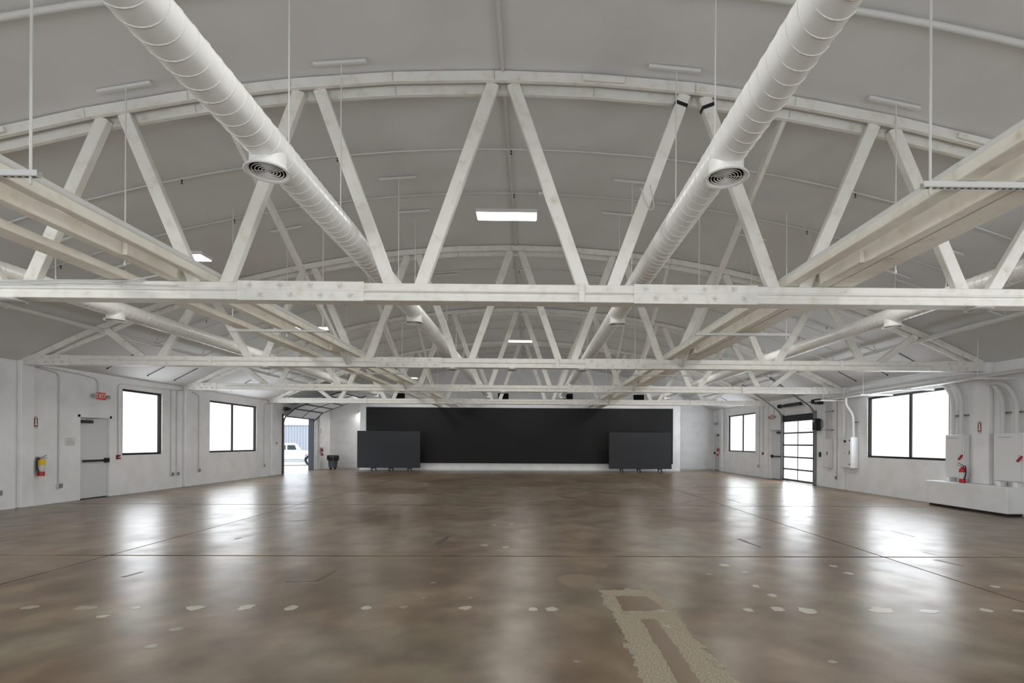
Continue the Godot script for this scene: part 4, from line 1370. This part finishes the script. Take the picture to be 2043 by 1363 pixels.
	wbox(on_wall(RX, -1, 1.13, -18.12), Vector3(0, 0, 0.03), Vector3(0.08, 0.17, 0.06), "body", M.dark, bt, 0.008)
	for k in 3:
		wbox(on_wall(RX, -1, 1.18 - 0.05 * k, -18.12), Vector3(0, 0, 0.063), Vector3(0.03, 0.03, 0.008), "button", M.grey, bt, 0.004)
	exit_sign(on_wall(RX, -1, 2.66, -21.7), "red EXIT sign with two lamp heads beside the closed roll-up door", true)
	var b2 := MB.new()
	b2.tube(rounded([Vector3(x, 2.76, -21.6), Vector3(x, 3.12, -21.6), Vector3(x, 3.16, -22.1)], 0.1), 0.013, 8)
	one(b2, "wall_conduit", M.conduit, "short conduit above the EXIT sign beside the closed roll-up door", "conduit")
	pull_station(on_wall(RX, -1, 1.07, -22.62), "red fire alarm pull on the wall between roll-up door and two-pane window")
	b2 = MB.new()
	b2.tube([Vector3(x, 1.13, -22.58), Vector3(x, 3.18, -22.58)], 0.013, 8)
	one(b2, "wall_conduit", M.conduit, "straight conduit rising from the red alarm pull near the closed roll-up door", "conduit")
	outlet(on_wall(RX, -1, 0.5, -23.0), "grey outlet box under a conduit beside the alarm pull and two-pane window", [Vector3(x, 0.55, -22.97), Vector3(x, 3.2, -22.97)])
	b2 = MB.new()
	b2.tube([Vector3(x, 1.05, -27.15), Vector3(x, 3.2, -27.15)], 0.013, 8)
	one(b2, "wall_conduit", M.conduit, "straight conduit against the pilaster beside the corner exit door", "conduit")
	extinguisher(Vector3(RX - 0.2, 0.85, -27.62), -1, "red fire extinguisher hung at the corner exit door", false)
	var em := thing("emergency_lamp", "grey twin emergency lamp above the corner exit door", "lamp", Vector3(RX, 2.6, -28.25))
	wbox(on_wall(RX, -1, 2.6, -28.25), Vector3(0, 0, 0.04), Vector3(0.26, 0.13, 0.08), "housing", M.grey, em, 0.01)
	for k in [-1, 1]:
		b2 = MB.new()
		b2.lathe(on_wall(RX, -1, 2.62, -28.25) * Transform3D(Basis(Vector3.RIGHT, PI / 2), Vector3(k * 0.17, 0, 0.03)), [Vector2(0, 0), Vector2(0.04, 0), Vector2(0.06, 0.07), Vector2(0, 0.07)], 14)
		part(b2, "lamp_head", M.grey, em)
	b2 = MB.new()
	b2.tube([Vector3(x, 2.66, -28.2), Vector3(x, 3.25, -28.2)], 0.012, 8)
	one(b2, "wall_conduit", M.conduit, "short conduit above the twin emergency lamp", "conduit")


# ------------------------------------------------------------------ things at the far end
func rolling_board(label: String, x0: float, x1: float, z: float, feet: Array) -> void:
	var t := thing("rolling_board", label, "board", Vector3((x0 + x1) / 2, 0, z), "rolling black boards")
	pbox(Vector3(x0, 0.16, z - 0.04), Vector3(x1, 2.07, z), "panel", M.board, t, 0.006)
	var b := MB.new()
	for e in [[x0, 0.16, x1, 0.175], [x0, 2.055, x1, 2.07]]:
		b.box(Vector3(e[0] - 0.004, e[1], z - 0.045), Vector3(e[2] + 0.004, e[3], z + 0.005), 0.002)
	for x in [x0, x1]:
		b.box(Vector3(x - 0.008, 0.16, z - 0.045), Vector3(x + 0.008, 2.07, z + 0.005), 0.002)
	part(b, "trim", M.black, t)
	for x in feet:
		b = MB.new()
		b.beam(Vector3(x, 0.14, z - 0.42), Vector3(x, 0.14, z + 0.36), 0.06, 0.05, Vector3.RIGHT, 0.006)
		b.beam(Vector3(x, 0.14, z - 0.02), Vector3(x, 0.4, z - 0.06), 0.05, 0.04, Vector3.RIGHT, 0.004)
		var foot := part(b, "foot", M.black, t)
		for dz in [-0.38, 0.32]:
			b = MB.new()
			b.lathe(Transform3D(Basis(Vector3.BACK, PI / 2), Vector3(x + 0.02, 0.05, z + dz)), [Vector2(0, -0.018), Vector2(0.044, -0.018), Vector2(0.05, -0.01), Vector2(0.05, 0.01), Vector2(0.044, 0.018), Vector2(0, 0.018)], 16)
			b.box(Vector3(x - 0.02, 0.05, z + dz - 0.02), Vector3(x + 0.0, 0.125, z + dz + 0.02), 0.003)
			part(b, "caster", M.rubber, foot)


func build_far_end() -> void:
	var s := thing("black_screen", "huge black screen covering the white partition at the far end", "screen", Vector3(-0.55, 0.42, -27.16))
	pbox(Vector3(-8.7, 0.41, -27.198), Vector3(7.62, 3.33, -27.13), "panel", M.screen, s, 0.008)
	var b := MB.new()
	b.box(Vector3(-8.72, 3.33, -27.198), Vector3(7.64, 3.345, -27.12), 0.003)
	b.box(Vector3(-8.72, 0.395, -27.198), Vector3(7.64, 0.41, -27.12), 0.003)
	part(b, "edge_trim", M.black, s)
	rolling_board("dark grey board on casters standing on the rubbish bin's side of the black screen", -8.93, -5.7, -26.45, [-8.1, -7.2, -6.25])
	rolling_board("dark grey board on casters standing on the corner exit door's side of the black screen", 4.1, 7.36, -26.45, [4.75, 5.65, 6.75])
	# rubbish bin
	var at := Vector3(-10.68, 0, -27.75)
	var t := thing("rubbish_bin", "grey wheeled rubbish bin lined with a black bag against the back wall", "bin", at)
	b = MB.new()
	b.lathe(Transform3D(Basis(), at), [Vector2(0, 0.09), Vector2(0.2, 0.09), Vector2(0.215, 0.12), Vector2(0.26, 0.68), Vector2(0.28, 0.7), Vector2(0.28, 0.73), Vector2(0.25, 0.73), Vector2(0.2, 0.14), Vector2(0, 0.14)], 24)
	part(b, "barrel", M.bin, t)
	b = MB.new()
	rng.seed = 23
	var ring := []
	for row in 5:
		var r := []
		for k in 28:
			var a := TAU * k / 28
			var rad: float = [0.22, 0.27, 0.305, 0.315, 0.3][row] + (rng.randf_range(-0.018, 0.018) if row > 1 else 0.0)
			var y: float = [0.70, 0.765, 0.74, 0.6, 0.5][row] + (rng.randf_range(-0.05, 0.05) if row > 2 else rng.randf_range(-0.012, 0.012))
			r.append(at + Vector3(cos(a) * rad, y, sin(a) * rad))
		ring.append(r)
	for row in 4:
		for k in 28:
			var l := (k + 1) % 28
			b.fquad(ring[row][k], ring[row][l], ring[row + 1][l], ring[row + 1][k], at + Vector3(0, 0.55, 0))
	part(b, "bag", M.bag, t)
	for k in 4:
		b = MB.new()
		var a := TAU * k / 4 + 0.6
		var c := at + Vector3(cos(a) * 0.16, 0.04, sin(a) * 0.16)
		b.lathe(Transform3D(Basis(Vector3.BACK, PI / 2), c), [Vector2(0, -0.015), Vector2(0.036, -0.015), Vector2(0.04, 0), Vector2(0.036, 0.015), Vector2(0, 0.015)], 12)
		b.box(c + Vector3(-0.02, 0.01, -0.012), c + Vector3(0.02, 0.055, 0.012), 0.003)
		part(b, "caster", M.rubber, t)
	# lit back-wall lamp, widened behind the partition to brighten the far end
	var w := thing("wall_lamp", "widened lit wall lamp on the back wall behind the partition's edge", "lamp", Vector3(-9.3, 3.1, BACK))
	pbox(Vector3(-9.6, 3.14, BACK), Vector3(-8.4, 3.2, BACK + 0.24), "housing", M.steel, w, 0.006)
	pbox(Vector3(-9.58, 3.127, BACK + 0.02), Vector3(-8.42, 3.139, BACK + 0.23), "lens", M.lens, w, 0.002)
	area_light("lamp", Vector3(-9.0, 3.12, BACK + 0.125), Vector3.DOWN, Vector2(1.15, 0.2), 8.0, Color(1.0, 0.99, 0.97), w)


# ------------------------------------------------------------------ outside the open door
func build_outside() -> void:
	var g := setting("ground")
	pbox(Vector3(-70, -0.6, -90), Vector3(LX - 0.25, -0.36, 30), "yard", M.ground, g)
	pbox(Vector3(LX - 2.4, -0.4, -28.4), Vector3(LX - 0.25, -0.01, -21.7), "apron", M.ground, g)
	pbox(Vector3(RX + 0.25, -0.6, -60), Vector3(60, -0.36, 30), "yard", M.ground, g)
	# corrugated fence
	var b := MB.new()
	var z := -47.0
	var x := -34.0
	while x < -13.0:
		b.box(Vector3(x, -0.36, z - 0.03), Vector3(x + 0.15, 2.95, z + 0.03), 0.01)
		b.box(Vector3(x + 0.14, -0.36, z - 0.06), Vector3(x + 0.27, 2.95, z - 0.01), 0.01)
		x += 0.26
	var f := thing("corrugated_fence", "pale corrugated metal fence across the yard behind the white car", "fence", Vector3(-23.5, -0.36, z))
	part(b, "sheet", M.fence, f)
	pbox(Vector3(-34.0, 2.95, z - 0.1), Vector3(-12.8, 3.03, z + 0.1), "cap_rail", M.fence, f)
	build_car()


func build_car() -> void:
	# boxy off-road car standing broadside to the open door
	var W := 1.75
	var gy := -0.36
	var back := Vector3(-0.91, 0, 0.415).normalized()                 # from the front bumper to the rear
	var at := Vector3(-17.35, gy, -40.4) - back * 0.82                # middle of the front bumper
	var t := thing("parked_car", "white boxy off-road car parked in the yard beyond the open roll-up door", "car", at + back * 2.1)
	var fr := Transform3D(Basis(back, Vector3.UP, back.cross(Vector3.UP)), at)   # local x = metres behind the front bumper
	var lower := PackedVector2Array([Vector2(0.1, 0.55), Vector2(0.1, 0.95), Vector2(0.25, 1.08), Vector2(1.35, 1.16), Vector2(4.15, 1.18), Vector2(4.2, 0.6), Vector2(3.75, 0.6), Vector2(3.6, 0.88), Vector2(2.95, 0.88), Vector2(2.8, 0.5), Vector2(1.3, 0.5), Vector2(1.15, 0.88), Vector2(0.5, 0.88), Vector2(0.35, 0.55)])
	b_prism(lower, fr, W - 0.12, "body", M.car, t)
	var cabin := PackedVector2Array([Vector2(1.38, 1.16), Vector2(1.75, 1.66), Vector2(1.9, 1.72), Vector2(4.0, 1.72), Vector2(4.12, 1.66), Vector2(4.16, 1.17)])
	b_prism(cabin, fr, W - 0.26, "cabin", M.car, t)
	for s in [-1, 1]:
		var zz: float = s * (W / 2 - 0.128)
		for q in [[1.78, 2.42, 1.9], [2.52, 3.12, 2.52], [3.24, 3.95, 3.24]]:
			var win := PackedVector2Array([Vector2(q[0], 1.22), Vector2(q[2], 1.58), Vector2(q[1], 1.58), Vector2(q[1], 1.22)])
			b_prism(win, fr * Transform3D(Basis(), Vector3(0, 0, zz)), 0.02, "side_window", M.glass, t)
		for d in [[1.5, 2.47], [2.5, 3.2]]:
			var dr := PackedVector2Array([Vector2(d[0], 0.6), Vector2(d[0], 1.14), Vector2(d[1], 1.14), Vector2(d[1], 0.6)])
			var o := b_prism(dr, fr * Transform3D(Basis(), Vector3(0, 0, s * (W / 2 - 0.06))), 0.02, "side_door", M.car, t)
			b_prism(PackedVector2Array([Vector2(d[1] - 0.22, 1.0), Vector2(d[1] - 0.06, 1.0), Vector2(d[1] - 0.06, 1.03), Vector2(d[1] - 0.22, 1.03)]), fr * Transform3D(Basis(), Vector3(0, 0, s * (W / 2 - 0.045))), 0.02, "handle", M.grey, o)
		b_prism(PackedVector2Array([Vector2(1.5, 1.2), Vector2(1.5, 1.36), Vector2(1.62, 1.38), Vector2(1.7, 1.2)]), fr * Transform3D(Basis(), Vector3(0, 0, s * (W / 2 + 0.02))), 0.14, "mirror", M.car, t)
		for c in [0.82, 3.27]:
			var arch := PackedVector2Array()
			for k in 9:
				arch.append(Vector2(c, 0.36) + Vector2.from_angle(PI * k / 8.0) * 0.52)
			for k in 9:
				arch.append(Vector2(c, 0.36) + Vector2.from_angle(PI * (8 - k) / 8.0) * 0.46)
			b_prism(arch, fr * Transform3D(Basis(), Vector3(0, 0, s * (W / 2 - 0.09))), 0.2, "fender", M.grey, t)
			var b := MB.new()
			b.lathe(fr * Transform3D(Basis(Vector3.RIGHT, PI / 2), Vector3(c, 0.39, s * (W / 2 - 0.14))), [Vector2(0, -0.1), Vector2(0.2, -0.1), Vector2(0.24, -0.13), Vector2(0.37, -0.12), Vector2(0.39, -0.08), Vector2(0.39, 0.08), Vector2(0.37, 0.12), Vector2(0.24, 0.13), Vector2(0.2, 0.1), Vector2(0, 0.1)], 24)
			part(b, "wheel", M.rubber, t)
			b = MB.new()
			b.lathe(fr * Transform3D(Basis(Vector3.RIGHT, PI / 2), Vector3(c, 0.39, s * (W / 2 - 0.14))), [Vector2(0, 0.115), Vector2(0.1, 0.125), Vector2(0.19, 0.12), Vector2(0.22, 0.11), Vector2(0.22, -0.11), Vector2(0.19, -0.12), Vector2(0, -0.115)], 20)
			part(b, "hubcap", M.chrome, t)
		b_prism(PackedVector2Array([Vector2(1.4, 0.38), Vector2(1.4, 0.46), Vector2(2.7, 0.46), Vector2(2.7, 0.38)]), fr * Transform3D(Basis(), Vector3(0, 0, s * (W / 2 - 0.06))), 0.1, "side_step", M.grey, t)
	b_prism(PackedVector2Array([Vector2(-0.08, 0.5), Vector2(-0.08, 0.68), Vector2(0.12, 0.7), Vector2(0.12, 0.5)]), fr, W - 0.1, "bumper", M.grey, t)
	b_prism(PackedVector2Array([Vector2(1.4, 1.2), Vector2(1.42, 1.2), Vector2(1.74, 1.63), Vector2(1.72, 1.63)]), fr, W - 0.4, "windscreen", M.glass, t)


func b_prism(poly: PackedVector2Array, fr: Transform3D, depth: float, called: String, m: Material, parent: Node) -> MeshInstance3D:
	var b := MB.new()
	b.prism(poly, fr, depth)
	return part(b, called, m, parent)


func _ready() -> void:
	rng.seed = 1
	setup_view()
	setup_materials()
	build_shell()
	build_openings()
	build_trusses()
	build_runners()
	build_ducts()
	build_ceiling_things()
	build_left_wall()
	build_right_wall()
	build_far_end()
	build_outside()
